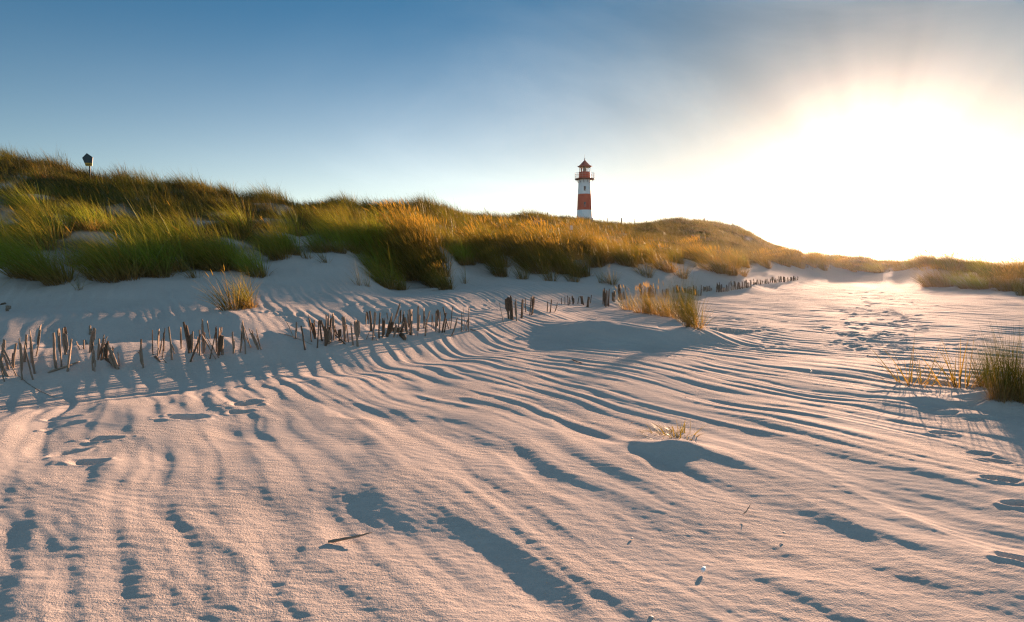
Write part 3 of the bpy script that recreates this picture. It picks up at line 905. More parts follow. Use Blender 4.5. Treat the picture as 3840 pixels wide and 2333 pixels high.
M_WHITE = paint('white_paint', (.87, .86, .85), (.56, .48, .42))
M_RED = paint('red_paint', (.60, .055, .010), (.36, .06, .02))
M_ROOF = paint('roof_red', (.40, .075, .040), (.22, .07, .05))
M_IRON = simple('rusty_iron', (.20, .07, .04), .7)
M_RAIL = simple('rail_paint', (.42, .30, .24), .5)
M_DARK = simple('dark_opening', (.03, .032, .036), .3)
M_GREYP = simple('grey_frame', (.32, .30, .29), .6)
m, t, b = material('lantern_glass')
b.inputs['Base Color'].default_value = (.95, .97, .97, 1); b.inputs['Roughness'].default_value = .03
b.inputs['Transmission Weight'].default_value = 1.0; b.inputs['IOR'].default_value = 1.02
M_GLASS = m
M_LAMP = simple('lamp_housing', (.42, .38, .33), .4, .2)

LK = 0.009637
LY = 110.0
LX = (584.7 - CX) / F * LY
LH = empty('lighthouse', (LX, LY, 9.14), 'small white and red banded lighthouse with a gallery standing behind the dune ridge', 'lighthouse')


def lz(y): return (1345 - y) * LK


tower = lathe('tower', [(1.52, -1.6, 0), (1.43, 0, 0), (1.375, lz(1139), 1), (1.23, lz(842), 0), (1.10, lz(576), 0), (1.10, lz(566))], [M_WHITE, M_RED], LH)
# gallery
lathe('gallery_deck', [(1.12, lz(575), 0), (1.70, lz(566), 0), (1.77, lz(562), 0), (1.77, lz(552), 0), (1.05, lz(550), 0)], [M_IRON], LH)
bm = bmesh.new()
for k in range(12):
    a = 2 * math.pi * (k + .5) / 12
    c, s_ = math.cos(a), math.sin(a)
    tube(bm, [(1.13 * c, 1.13 * s_, lz(632)), (1.30 * c, 1.30 * s_, lz(600)), (1.70 * c, 1.70 * s_, lz(570))], [.035, .03, .03], 6)
bobj('gallery_bracket', bm, M_IRON, LH)
bm = bmesh.new()
for zz, rr_ in ((lz(450), .024), (lz(480), .014), (lz(512), .014)):
    tube(bm, [(1.74 * math.cos(2 * math.pi * i / 40), 1.74 * math.sin(2 * math.pi * i / 40), zz) for i in range(41)], [rr_] * 41, 6, False)
for k in range(20):
    a = 2 * math.pi * k / 20
    tube(bm, [(1.74 * math.cos(a), 1.74 * math.sin(a), lz(556)), (1.74 * math.cos(a), 1.74 * math.sin(a), lz(448))], [.018, .018], 6)
bobj('railing', bm, M_RAIL, LH)
# lantern
lathe('lantern_parapet', [(1.09, lz(552), 0), (1.045, lz(436), 0), (1.07, lz(434), 0), (1.07, lz(428), 0), (.9, lz(427))], [M_RED], LH)
lan = empty('lantern_room', (0, 0, 0), None, None); lan.parent = LH
lathe('lantern_glass', [(.985, lz(428)), (.985, lz(342))], [M_GLASS], lan, 40)
bm = bmesh.new()
for k in range(10):
    a = 2 * math.pi * k / 10 + .2
    tube(bm, [(1.0 * math.cos(a), 1.0 * math.sin(a), lz(430)), (1.0 * math.cos(a + .12), 1.0 * math.sin(a + .12), lz(340))], [.028, .028], 6)
    a2 = a + 2 * math.pi / 10
    tube(bm, [(1.0 * math.cos(a), 1.0 * math.sin(a), lz(340)), (1.0 * math.cos((a + a2) / 2), 1.0 * math.sin((a + a2) / 2), lz(390)), (1.0 * math.cos(a2), 1.0 * math.sin(a2), lz(430))], [.014] * 3, 5)
bobj('glazing_bar', bm, M_RAIL, lan)
lathe('lamp', [(.20, lz(432)), (.30, lz(415)), (.34, lz(385)), (.30, lz(345)), (.36, lz(330))], [M_LAMP], lan, 24)
bm = bmesh.new(); box(bm, (-.58, -.25, (lz(430) + lz(345)) / 2), (.22, .06, lz(345) - lz(430) - .05)); bobj('red_screen', bm, M_RED, lan)
# roof
roof = lathe('roof', [(.55, lz(330), 0), (1.02, lz(334), 0), (1.27, lz(326), 0), (1.29, lz(321), 0), (1.02, lz(305), 0), (.78, lz(282), 0), (.50, lz(250), 0), (.24, lz(222), 0), (.10, lz(205), 0), (.07, lz(200))], [M_ROOF], LH, 16, False)
lathe('finial', [(.06, lz(202)), (.055, lz(192)), (.10, lz(184)), (.105, lz(178)), (.07, lz(170)), (.02, lz(164)), (.016, lz(130)), (.008, lz(92))], [M_IRON], roof, 12)
bm = bmesh.new()
for k in range(8):
    a = 2 * math.pi * k / 8 + .1
    c, s_ = math.cos(a), math.sin(a)
    tube(bm, [(1.27 * c, 1.27 * s_, lz(322)), (1.36 * c, 1.36 * s_, lz(314)), (1.40 * c, 1.40 * s_, lz(300))], [.035, .025, .006], 5)
bobj('eaves_spike', bm, M_ROOF, roof)


def tower_window(zc, h, w, xo, frame_mat):
    r = 1.43 + (1.10 - 1.43) * (zc / lz(566))
    e = empty('window', (xo, -math.sqrt(r * r - xo * xo), zc), None, None); e.parent = LH
    bm = bmesh.new()
    for dx in (-w / 2, w / 2): box(bm, (dx, -.01, 0), (.05, .10, h + .05))
    for dz in (-h / 2, 0, h / 2): box(bm, (0, -.008, dz), (w - .05, .09, .05))
    bobj('frame', bm, frame_mat, e)
    bm = bmesh.new(); box(bm, (0, .01, 0), (w - .045, .06, h - .02)); bobj('pane', bm, M_DARK, e)


tower_window(lz(745), .76, .27, -.13, M_DARK)
tower_window(lz(1040), .74, .30, -.12, M_GREYP)

# ------------------------------------------------------------------ nature reserve sign
SD = 30.0


def sgn(x, y):
    u = (260 + x / 9.356) * 1024 / 3840; v = (540 + y / 9.356) * 1024 / 3840
    return ((u - CX) / F * SD, EYE - (v - HZ) / F * SD)


SB = sgn(716, 1000)
sign = empty('reserve_sign', (SB[0], SD, at_z(SB[0], SD)), 'pentagonal sign, dark above and yellow below, on a leaning pole on the left dune ridge', 'sign')
ox, oz = sign.location.x, sign.location.z
pts = [sgn(*p) for p in ((615, 320), (828, 470), (805, 775), (582, 775), (453, 484))]
pts = [(p[0] - ox, p[1] - oz) for p in pts]


def plate(name, poly, y, th, mat, parent):
    bm = bmesh.new()
    a = [bm.verts.new((p[0], y - th / 2, p[1])) for p in poly]; b_ = [bm.verts.new((p[0], y + th / 2, p[1])) for p in poly]
    bm.faces.new(a); bm.faces.new(b_[::-1])
    for i in range(len(poly)): bm.faces.new((a[i], b_[i], b_[(i + 1) % len(poly)], a[(i + 1) % len(poly)]))
    return bobj(name, bm, mat, parent)


def lerp(a, b_, t_): return (a[0] + (b_[0] - a[0]) * t_, a[1] + (b_[1] - a[1]) * t_)


cutl = lerp(pts[4], pts[3], .60); cutr = lerp(pts[1], pts[2], .64)
plate('dark_panel', [pts[0], pts[1], cutr, cutl, pts[4]], 0, .02, simple('sign_dark', (.018, .030, .036), .45), sign)
yel = plate('yellow_panel', [cutl, cutr, pts[2], pts[3]], 0, .02, simple('sign_yellow', (.48, .25, .004), .45), sign)
# worn line of lettering on the yellow field, unreadable in the photo
bm = bmesh.new(); cx_ = (cutl[0] + cutr[0]) / 2; cz_ = (cutl[1] + pts[3][1]) / 2 - .005
for k in range(9):
    box(bm, (cx_ - .13 + .03 * k, -.0115, cz_), (.019, .003, .03 if k % 3 else .042))
bobj('lettering', bm, simple('sign_ink', (.10, .06, .01), .6), yel)
p0 = sgn(690, 780); p1 = sgn(722, 1150)
bm = bmesh.new(); tube(bm, [(pts[0][0] + .03, .045, pts[0][1] - .12), (p0[0] - ox, .045, p0[1] - oz), (p1[0] - ox, .045, min(p1[1] - oz, -.3))], [.035, .035, .035], 10)
bobj('pole', bm, simple('sign_pole', (.035, .05, .05), .6), sign)

# ------------------------------------------------------------------ white marker box on its posts
MD = 44.0


def p3(x, y, d):
    u = (1920 + x / 2.495) * 1024 / 3840; v = (740 + y / 2.495) * 1024 / 3840
    return ((u - CX) / F * d, EYE - (v - HZ) / F * d)


top, bot = p3(543, 264, MD), p3(568, 306, MD)
mx_, mz_ = (top[0] + bot[0]) / 2, (top[1] + bot[1]) / 2
mk = empty('marker_box', (mx_, MD, at_z(mx_, MD)), 'small white box on two short dark posts in the grass left of the lighthouse', 'marker')
bm = bmesh.new(); box(bm, (0, 0, mz_ - mk.location.z), (bot[0] - top[0], .16, top[1] - bot[1])); bobj('box', bm, simple('marker_white', (.66, .62, .58), .6), mk, .012)
for dx in (-.055, .055):
    bm = bmesh.new(); tube(bm, [(dx, 0, -.3), (dx, 0, bot[1] - mk.location.z + .02)], [.028, .026], 8); bobj('post', bm, simple('post_wood', (.06, .045, .03), .8), mk)

# ------------------------------------------------------------------ fence posts along the skyline
M_POST = simple('grey_post_wood', (.10, .075, .055), .85, 0, .3, 9, .4)
POSTS = [(172, 156, 192, 9, 'dark fence post at the top of the rounded hump left of the lighthouse'),
         (333, 140, 170, 6, 'thin fence post on the summit of the rounded hump left of the lighthouse'),
         (472, 182, 210, 6, 'thin short fence post between the rounded hump and the lighthouse'),
         (622, 194, 232, 9, 'dark fence post before the left edge of the lighthouse'),
         (752, 190, 232, 8, 'dark fence post before the right edge of the lighthouse'),
         (894, 192, 238, 5, 'thin fence post first on the skyline right of the lighthouse'),
         (1025, 192, 252, 9, 'thickest dark fence post on the skyline right of the lighthouse'),
         (1149, 197, 266, 5, 'thin grey fence post just right of the thickest skyline post'),
         (1259, 217, 262, 5, 'thin grey fence post in the skyline dip, second right of the thickest post'),
         (1355, 240, 262, 5, 'barely showing fence post stub in the skyline dip'),
         (1583, 232, 256, 7, 'short fence post with a crosspiece left of the high hill top'),
         (1592, 236, 262, 6, 'short plain fence post touching the one with the crosspiece'),
         (1702, 204, 285, 5, 'tall thin fence post standing on the slope before the high hill top'),
         (1795, 200, 232, 5, 'shorter of the two close posts on the high hill top'),
         (1801, 194, 234, 6, 'taller of the two close posts on the high hill top'),
         (1829, 211, 238, 5, 'thin fence post just over the right of the high hill top')]
for (x, y0, y1, wd, lab) in POSTS:
    d = 100.0 if x > 850 else 96.0
    a_, b_ = p3(x, y0, d), p3(x, y1, d)
    gz = at_z(a_[0], d)
    bm = bmesh.new(); r0 = max(.05, wd / 2.495 * .26667 / F * d * .62); hgt = a_[1] - gz
    tube(bm, [(0, 0, -.4), (.0, 0, hgt * .6), (.01, 0, hgt - .02), (.012, 0, hgt)], [r0, r0, r0 * .95, r0 * .6], 8)
    if 'crosspiece' in lab and 'with a' in lab: tube(bm, [(-.35, .0, hgt * .72), (.3, 0, hgt * .78)], [.04, .04], 6)
    o = bobj('fence_post', bm, M_POST); o.location = (a_[0], d, gz)
    tag(o, lab, 'fence post', 'fence posts along the dune skyline')


# ------------------------------------------------------------------ stick fence
def bark(name, c0, c1, c2):
    m, t, b = material(name)
    co = t.n('ShaderNodeTexCoord').outputs['Object']
    oi = t.n('ShaderNodeObjectInfo').outputs['Random']
    mp = t.n('ShaderNodeMapping'); mp.inputs['Scale'].default_value = (1.0, 1.0, 1.6); t.link(co, mp.inputs[0])
    ov = t.vmath('ADD', mp.outputs[0], None); nd = ov.node; cb = t.n('ShaderNodeCombineXYZ'); t.put(cb.inputs[0], t.math('MULTIPLY', oi, 40.0)); t.link(cb.outputs[0], nd.inputs[1])
    f = t.noise(ov, 3.5, 5, .65)
    c = t.ramp(f, [(.36, c0), (.5, c1), (.66, c2)])
    c = t.mix(t.math('MULTIPLY', oi, .35), c, (c2[0] * .8, c2[1] * .75, c2[2] * .7, 1))
    t.put(b.inputs['Base Color'], c); b.inputs['Roughness'].default_value = .85; b.inputs['Specular IOR Level'].default_value = .2
    bn = t.n('ShaderNodeBump'); bn.inputs['Strength'].default_value = .5; bn.inputs['Distance'].default_value = .01
    mp2 = t.n('ShaderNodeMapping'); mp2.inputs['Scale'].default_value = (6, 6, 1.5); t.link(ov, mp2.inputs[0])
    t.put(bn.inputs['Height'], t.noise(mp2.outputs[0], 3.0, 4)); t.link(bn.outputs[0], b.inputs['Normal'])
    return m


M_PALE = bark('weathered_stick', (.13, .095, .070), (.25, .19, .145), (.35, .28, .22))
M_BARK = bark('dark_bark', (.065, .042, .028), (.12, .080, .054), (.20, .14, .098))


def stick_mesh(seed, mat):
    """one metre of stick standing on the origin, radius 1 (scaled per stick), crooked and broken off"""
    r = random.Random(seed); bm = bmesh.new()
    n = 9; pts, rad = [], []
    bx = by = 0.0; ax, ay = r.gauss(0, .45), r.gauss(0, .45)
    for i in range(n):
        f = i / (n - 1)
        pts.append((ax * math.sin(f * 3.1) + .12 * math.sin(f * 9 + seed), ay * math.sin(f * 3.1) + .1 * math.cos(f * 8 + seed), -.18 + 1.18 * f))
        k = 1.12 - .28 * f
        if r.random() < .28: k *= 1.12
        rad.append(k)
    seg = 9; rings = []
    for (x, y, z), k in zip(pts, rad):
        rings.append([bm.verts.new((x + k * math.cos(2 * math.pi * q / seg) * (1 + r.uniform(-.1, .1)), y + k * math.sin(2 * math.pi * q / seg) * (1 + r.uniform(-.1, .1)), z)) for q in range(seg)])
    sl_ = r.uniform(-.02, .02)
    for q, v_ in enumerate(rings[-1]): v_.co.z += sl_ * math.cos(2 * math.pi * q / seg) + r.uniform(-.006, .006)
    for i in range(n - 1):
        for q in range(seg):
            f = bm.faces.new((rings[i][q], rings[i][(q + 1) % seg], rings[i + 1][(q + 1) % seg], rings[i + 1][q])); f.smooth = True
    c = bm.verts.new((pts[-1][0], pts[-1][1], 1.0 - .006))
    for q in range(seg): bm.faces.new((rings[-1][q], rings[-1][(q + 1) % seg], c))
    # a side twig stub or two
    for _ in range(r.choice([0, 0, 1, 2])):
        z0 = r.uniform(.3, .8); an = r.uniform(0, 6.28)
        b0 = len(bm.verts)
        tube(bm, [(0, 0, z0), (2.0 * math.cos(an), 2.0 * math.sin(an), z0 + .045), (3.0 * math.cos(an), 3.0 * math.sin(an), z0 + .09)], [.45, .35, .25], 6)
    me = bpy.data.meshes.new('stick'); bm.to_mesh(me); bm.free(); me.materials.append(mat)
    return me


PALE = [stick_mesh(i, M_PALE) for i in range(10)]
DARK = [stick_mesh(50 + i, M_BARK) for i in range(8)]

# clusters: (where, view scale, view origin, [(x foot, y foot, x top, y top, width, 'd' dark / 'p' pale)])
C5 = (2.464, 0, 1100); C6 = (2.738, 1000, 1100); C7 = (2.053, 1840, 1000)
CL = [
    ('the bunch at the left frame edge', C5, [(8, 690, 8, 450, 18, 'p'), (72, 762, 2, 560, 24, 'p'), (80, 700, 18, 520, 22, 'p'), (46, 815, 5, 655, 7, 'p'), (152, 755, 45, 495, 8, 'p'), (126, 680, 155, 445, 24, 'p'), (115, 650, 122, 535, 9, 'd')]),
    ('the second bunch from the left edge', C5, [(205, 790, 200, 398, 14, 'p'), (228, 632, 240, 370, 27, 'p'), (311, 797, 228, 465, 15, 'p'), (325, 740, 298, 380, 19, 'p'), (288, 645, 293, 455, 15, 'p'), (331, 582, 367, 320, 14, 'p')]),
    ('the four posts behind the fallen stick', C5, [(522, 692, 487, 352, 26, 'p'), (570, 686, 557, 350, 16, 'p'), (612, 562, 578, 312, 23, 'p'), (622, 425, 600, 315, 10, 'd'), (624, 720, 633, 412, 20, 'p')]),
    ('the tangled bunch right of the fallen stick', C5, [(742, 524, 712, 440, 6, 'p'), (778, 517, 775, 418, 17, 'p'), (835, 548, 853, 338, 21, 'p'), (858, 542, 864, 345, 12, 'p'), (825, 378, 824, 290, 18, 'p'), (862, 718, 858, 535, 17, 'p'), (876, 726, 874, 612, 8, 'p'), (905, 612, 912, 405, 13, 'p'), (910, 602, 960, 370, 12, 'p'), (945, 522, 985, 388, 11, 'p'), (966, 607, 960, 490, 26, 'p'), (990, 602, 1003, 428, 23, 'd'), (1090, 693, 1020, 490, 31, 'p'), (1046, 572, 1040, 490, 14, 'd'), (1100, 668, 1087, 530, 8, 'p'), (935, 622, 942, 500, 16, 'd')]),
    ('the thin group right of the tangled bunch', C5, [(1298, 522, 1290, 415, 20, 'd'), (1322, 678, 1308, 455, 16, 'p'), (1305, 556, 1272, 525, 7, 'd'), (1415, 566, 1432, 322, 11, 'd'), (1456, 582, 1465, 340, 13, 'p'), (1502, 585, 1535, 308, 10, 'd'), (1470, 560, 1500, 410, 8, 'p'), (1586, 612, 1565, 295, 19, 'p'), (1620, 560, 1585, 470, 5, 'p'), (1546, 648, 1490, 570, 8, 'p'), (1515, 530, 1520, 370, 8, 'd')]),
    ('the crossed group with the tallest dark stick', C5, [(1673, 516, 1673, 302, 13, 'p'), (1748, 550, 1703, 252, 25, 'd'), (1758, 630, 1838, 370, 20, 'd'), (1770, 545, 1780, 340, 19, 'p'), (1845, 576, 1835, 330, 17, 'p'), (1882, 552, 1863, 272, 19, 'p'), (1822, 556, 1822, 410, 11, 'd'), (1940, 596, 1972, 348, 13, 'd'), (2032, 600, 1915, 390, 9, 'p'), (2000, 606, 1880, 395, 7, 'p'), (1945, 430, 1918, 262, 8, 'p'), (2022, 572, 2034, 340, 25, 'd'), (2060, 565, 2065, 378, 24, 'p'), (2038, 400, 2038, 308, 12, 'p'), (2000, 542, 1995, 328, 14, 'd'), (2160, 558, 2145, 352, 13, 'p')]),
    ('the fanned group leaning left before the gap', C5, [(2218, 549, 2218, 284, 13, 'p'), (2268, 554, 2248, 285, 14, 'p'), (2320, 506, 2250, 280, 10, 'p'), (2396, 526, 2312, 315, 14, 'p'), (2332, 500, 2275, 400, 8, 'd'), (2418, 526, 2370, 323, 13, 'p'), (2384, 502, 2330, 330, 12, 'd'), (2402, 472, 2368, 380, 9, 'p')]),
    ('the loose twigs left of the dark thicket', C6, [(288, 468, 207, 280, 8, 'p'), (296, 462, 300, 290, 12, 'p'), (390, 576, 358, 318, 20, 'd')]),
    ('the dark thicket in the middle of the fence', C6, [(460, 490, 436, 245, 12, 'd'), (505, 472, 450, 258, 22, 'd'), (490, 402, 487, 265, 18, 'd'), (515, 556, 530, 270, 16, 'd'), (570, 492, 545, 262, 22, 'd'), (605, 372, 610, 205, 17, 'd'), (622, 522, 555, 265, 28, 'd'), (630, 524, 632, 295, 25, 'p'), (640, 332, 637, 215, 18, 'p'), (668, 462, 665, 240, 25, 'd'), (690, 482, 683, 222, 18, 'p'), (738, 432, 690, 310, 18, 'd'), (745, 490, 750, 372, 15, 'd'), (824, 526, 700, 410, 17, 'd'), (705, 442, 703, 312, 11, 'd'), (770, 482, 760, 415, 11, 'p'), (600, 540, 590, 330, 30, 'd'), (652, 502, 655, 330, 30, 'd'), (800, 492, 776, 238, 28, 'p'), (840, 506, 815, 312, 13, 'd'), (800, 290, 800, 235, 7, 'p')]),
    ('the pale pair right of the dark thicket', C6, [(886, 534, 862, 293, 20, 'p'), (936, 546, 923, 292, 27, 'p')]),
    ('the long picket left of the forked twig', C6, [(1018, 342, 1020, 195, 7, 'p'), (1075, 382, 1062, 168, 27, 'd'), (1052, 322, 1032, 195, 9, 'd'), (1083, 486, 1108, 190, 17, 'p'), (1020, 466, 1060, 370, 7, 'p'), (1138, 490, 1098, 380, 7, 'p'), (1160, 462, 1168, 187, 20, 'd'), (1185, 456, 1195, 245, 22, 'd'), (1207, 402, 1213, 240, 11, 'd'), (1238, 442, 1275, 250, 31, 'd'), (1285, 362, 1290, 190, 14, 'p'), (1250, 305, 1235, 200, 7, 'p'), (1285, 360, 1357, 108, 12, 'p'), (1303, 456, 1330, 290, 17, 'p'), (1357, 382, 1358, 230, 17, 'p'), (1378, 300, 1380, 160, 18, 'd'), (1335, 452, 1390, 300, 8, 'p'), (1385, 424, 1402, 262, 14, 'd'), (1410, 310, 1410, 185, 11, 'd'), (1440, 416, 1425, 240, 19, 'p'), (1465, 402, 1410, 300, 9, 'd'), (1455, 345, 1453, 160, 13, 'p'), (1470, 422, 1468, 155, 17, 'd'), (1488, 432, 1500, 172, 20, 'p')]),
    ('the spaced posts after the tall picket', C6, [(1550, 392, 1560, 130, 19, 'p'), (1550, 432, 1545, 390, 7, 'p'), (1610, 358, 1617, 170, 17, 'p'), (1625, 442, 1640, 250, 14, 'd'), (1640, 325, 1675, 185, 11, 'p'), (1640, 407, 1645, 320, 9, 'd'), (1700, 377, 1695, 205, 9, 'd'), (1717, 352, 1700, 220, 6, 'd'), (1735, 392, 1740, 190, 17, 'p'), (1755, 335, 1752, 180, 15, 'd'), (1770, 397, 1780, 180, 17, 'p'), (1802, 406, 1842, 190, 22, 'd'), (1820, 402, 1845, 250, 18, 'd'), (1832, 230, 1811, 130, 16, 'd'), (1872, 362, 1830, 230, 11, 'd'), (1888, 372, 1911, 126, 11, 'd'), (1875, 342, 1875, 240, 7, 'd'), (1897, 435, 1960, 240, 15, 'p')]),
    ('the twiggy end of the near fence', C6, [(2010, 402, 2000, 200, 5, 'p'), (2042, 392, 2015, 140, 6, 'p'), (2050, 387, 2080, 175, 7, 'p'), (2075, 397, 2078, 170, 7, 'p'), (2030, 362, 2070, 260, 5, 'p'), (1996, 402, 1997, 270, 4, 'p')]),
    ('the first short bunch after the gap', C7, [(100, 440, 68, 270, 4, 'p'), (140, 402, 130, 250, 18, 'd'), (158, 407, 150, 240, 18, 'd'), (172, 412, 162, 255, 13, 'd'), (200, 420, 195, 240, 12, 'p'), (234, 397, 244, 245, 15, 'd'), (242, 392, 250, 250, 10, 'p'), (270, 352, 265, 235, 9, 'd'), (300, 372, 312, 230, 11, 'd'), (315, 372, 325, 240, 11, 'd'), (325, 362, 331, 240, 9, 'd')]),
    ('the broken stumps after the first short bunch', C7, [(435, 347, 440, 265, 9, 'd'), (455, 352, 465, 245, 11, 'd'), (490, 352, 515, 270, 6, 'p'), (545, 292, 545, 235, 7, 'd'), (572, 287, 572, 225, 7, 'd'), (595, 297, 592, 218, 9, 'd'), (605, 292, 606, 235, 9, 'p'), (635, 292, 633, 228, 10, 'd'), (670, 287, 682, 222, 8, 'd')]),
    ('the reddish bunch before the thick dark bundle', C7, [(700, 287, 692, 222, 14, 'd'), (716, 297, 704, 222, 14, 'd'), (735, 312, 750, 225, 13, 'd'), (750, 312, 760, 230, 13, 'd'), (765, 282, 776, 212, 8, 'd')]),
    ('the thick dark bundle left of the golden tufts', C7, [(865, 292, 870, 182, 10, 'd'), (878, 302, 880, 176, 10, 'd'), (890, 307, 892, 178, 10, 'd'), (900, 302, 905, 182, 10, 'd'), (911, 307, 918, 168, 10, 'd'), (885, 310, 884, 195, 9, 'd'), (935, 262, 935, 190, 9, 'd'), (950, 272, 956, 188, 9, 'd'), (945, 267, 943, 215, 8, 'd')]),
]
ORD = ['', 'second ', 'third ', 'fourth ', 'fifth ', 'sixth ', 'seventh ', 'eighth ', 'ninth ', 'tenth ', 'eleventh ', 'twelfth ', 'thirteenth ', 'fourteenth ', 'fifteenth ', 'sixteenth ', 'seventeenth ', 'eighteenth ', 'nineteenth ', 'twentieth ', 'twenty-first ', 'twenty-second ', 'twenty-third ', 'twenty-fourth ']
_rs = random.Random(9)
_si = [0]


def place_stick(x, y, z, tx, tz, r, dark, label, group, ylean=None):
    me = (DARK if dark else PALE)[_si[0] % (8 if dark else 10)]; _si[0] += 1
    o = bpy.data.objects.new('fence_stick', me); COL.objects.link(o)
    d = Vector((tx - x, (_rs.gauss(0, .07) if ylean is None else ylean) * abs(tz - z), tz - z))
    o.location = (x, y, z - .02)
    o.rotation_mode = 'QUATERNION'
    from mathutils import Quaternion
    o.rotation_quaternion = d.to_track_quat('Z', 'Y') @ Quaternion((0, 0, 1), _rs.uniform(0, 6.28))
    o.scale = (r, r, d.length)
    return tag(o, label, 'fence stick', group)


FG = 'weathered sticks of the sand fence'
for where, (sc_, ox_, oy_), lst in CL:
    order = sorted(range(len(lst)), key=lambda i: lst[i][2])
    desc = {}
    for i in order:
        xf_, yf_, xt, yt, w_, kk = lst[i]
        lean = math.degrees(math.atan2(xt - xf_, yf_ - yt))
        L_ = yf_ - yt
        desc[i] = ('thick ' if w_ >= 20 else 'thin ' if w_ <= 9 else '') + ('dark ' if kk == 'd' else 'pale ') + ('stick leaning left' if lean < -9 else 'stick leaning right' if lean > 9 else 'upright stick')
    hmax = max(range(len(lst)), key=lambda i: lst[i][1] - lst[i][3])
    for i in order:
        xf_, yf_, xt, yt, w_, kk = lst[i]
        same = [j for j in order if desc[j] == desc[i]]
        k_ = same.index(i)
        if len(same) == 1: lab = desc[i] + ' in ' + where
        elif k_ == 0: lab = 'leftmost ' + desc[i] + ' in ' + where
        elif k_ == len(same) - 1: lab = 'rightmost ' + desc[i] + ' in ' + where
        else: lab = ORD[k_] + desc[i] + ' from left in ' + where
        if len(lab.split()) > 16: lab = lab.replace(' in the ', ', ', 1) if lab.count(' in the ') > 1 else lab.replace('from left ', '')
        u0, v0 = (ox_ + xf_ / sc_) * 1024 / 3840, (oy_ + yf_ / sc_) * 1024 / 3840
        u1, v1 = (ox_ + xt / sc_) * 1024 / 3840, (oy_ + yt / sc_) * 1024 / 3840
        x, y, z = cast(u0, v0)
        place_stick(x, y, z, (u1 - CX) / F * y, EYE - (v1 - HZ) / F * y, max(.006, w_ / sc_ * .26667 / F * y * .41), kk == 'd', lab, FG)
# the far run of the fence: short even pickets getting smaller towards the sun
RUNS = [((985, 1045), (258, 250), 105, 7, 'behind the left golden tufts', 9), ((1155, 1180), (242, 242), 100, 4, 'behind the left golden tufts', 9), ((1190, 1262), (240, 238), 88, 10, 'between the golden tufts', 9),
        ((1330, 1372), (238, 238), 82, 6, 'between the golden tufts', 9), ((1400, 1470), (205, 200), 62, 9, 'behind the tallest golden clump', 8), ((1490, 1565), (198, 218), 76, 11, 'behind the tallest golden clump', 9),
        ((1575, 1622), (222, 226), 86, 7, 'just right of the tallest golden clump', 9), ((1640, 1695), (194, 190), 60, 7, 'just right of the tallest golden clump', 9), ((1735, 1832), (196, 190), 74, 13, 'in the first far run of pickets', 8),
        ((1852, 2005), (180, 158), 58, 20, 'in the longest far run of pickets', 8), ((2020, 2088), (138, 134), 44, 10, 'in the short reddish far run', 8), ((2110, 2250), (132, 116), 42, 16, 'in the second last run towards the sun', 7), ((2264, 2368), (118, 100), 40, 13, 'in the last run, nearest the sun', 7)]
for (xa, xb), (ya, yb), hh, n_, where, w_ in RUNS:
    for i in range(n_):
        f_ = (i + _rs.uniform(-.3, .3)) / max(1, n_ - 1)
        X = xa + (xb - xa) * f_; Y = ya + (yb - ya) * f_ + _rs.uniform(-4, 4); H = hh * _rs.uniform(.45, 1.08)
        u0, v0 = (1840 + X / 2.053) * 1024 / 3840, (1000 + Y / 2.053) * 1024 / 3840
        x, y, z = cast(u0, v0, 10)
        hm = H / 2.053 * .26667 / F * y
        place_stick(x, y, z, x + hm * _rs.gauss(0, .10), z + hm, max(.011, w_ / 2.053 * .26667 / F * y * .36) * _rs.uniform(.7, 1.25), _rs.random() < .75,
                    'short brown stick ' + where + ' of the fence', 'short far sticks of the sand fence')

# ------------------------------------------------------------------ loose things on the sand
def lying(name, a, b_, r, mat, label, cat, lift=.6, bend=.05, seed=0, taper=.6, raise_end=0.0):
    """a stick lying on the ground from picture point a to b"""
    r_ = random.Random(seed)
    xa, ya, za = cast(*a); xb, yb, zb = cast(*b_)
    bm = bmesh.new(); n = 9; P, R_ = [], []
    L = math.hypot(xb - xa, yb - ya)
    for i in range(n):
        f = i / (n - 1)
        x = xa + (xb - xa) * f + bend * L * math.sin(f * 3.1) * .5 + r_.uniform(-.01, .01) * L; y = ya + (yb - ya) * f + r_.uniform(-.01, .01) * L
        P.append((x - xa, y - ya, at_z(x, y) - za + r * lift + raise_end * f * f))
        R_.append(r * (1 - (1 - taper) * f) * r_.uniform(.85, 1.15))
    R_[0] *= .5; R_[-1] *= .45
    tube(bm, P, R_, 8)
    o = bobj(name, bm, mat); o.location = (xa, ya, za)
    return tag(o, label, cat)


def q5(x, y): return ((x / 2.464) * .26667, (1100 + y / 2.464) * .26667)
def q6(x, y): return ((1000 + x / 2.738) * .26667, (1100 + y / 2.738) * .26667)
def q3(x, y): return ((1900 + x / 1.449) * .26667, (1300 + y / 1.449) * .26667)
def q4(x, y): return ((2840 + x / 1.449) * .26667, (1200 + y / 1.449) * .26667)
def q2(x, y): return ((1000 + x / 1.605) * .26667, (1400 + y / 1.605) * .26667)


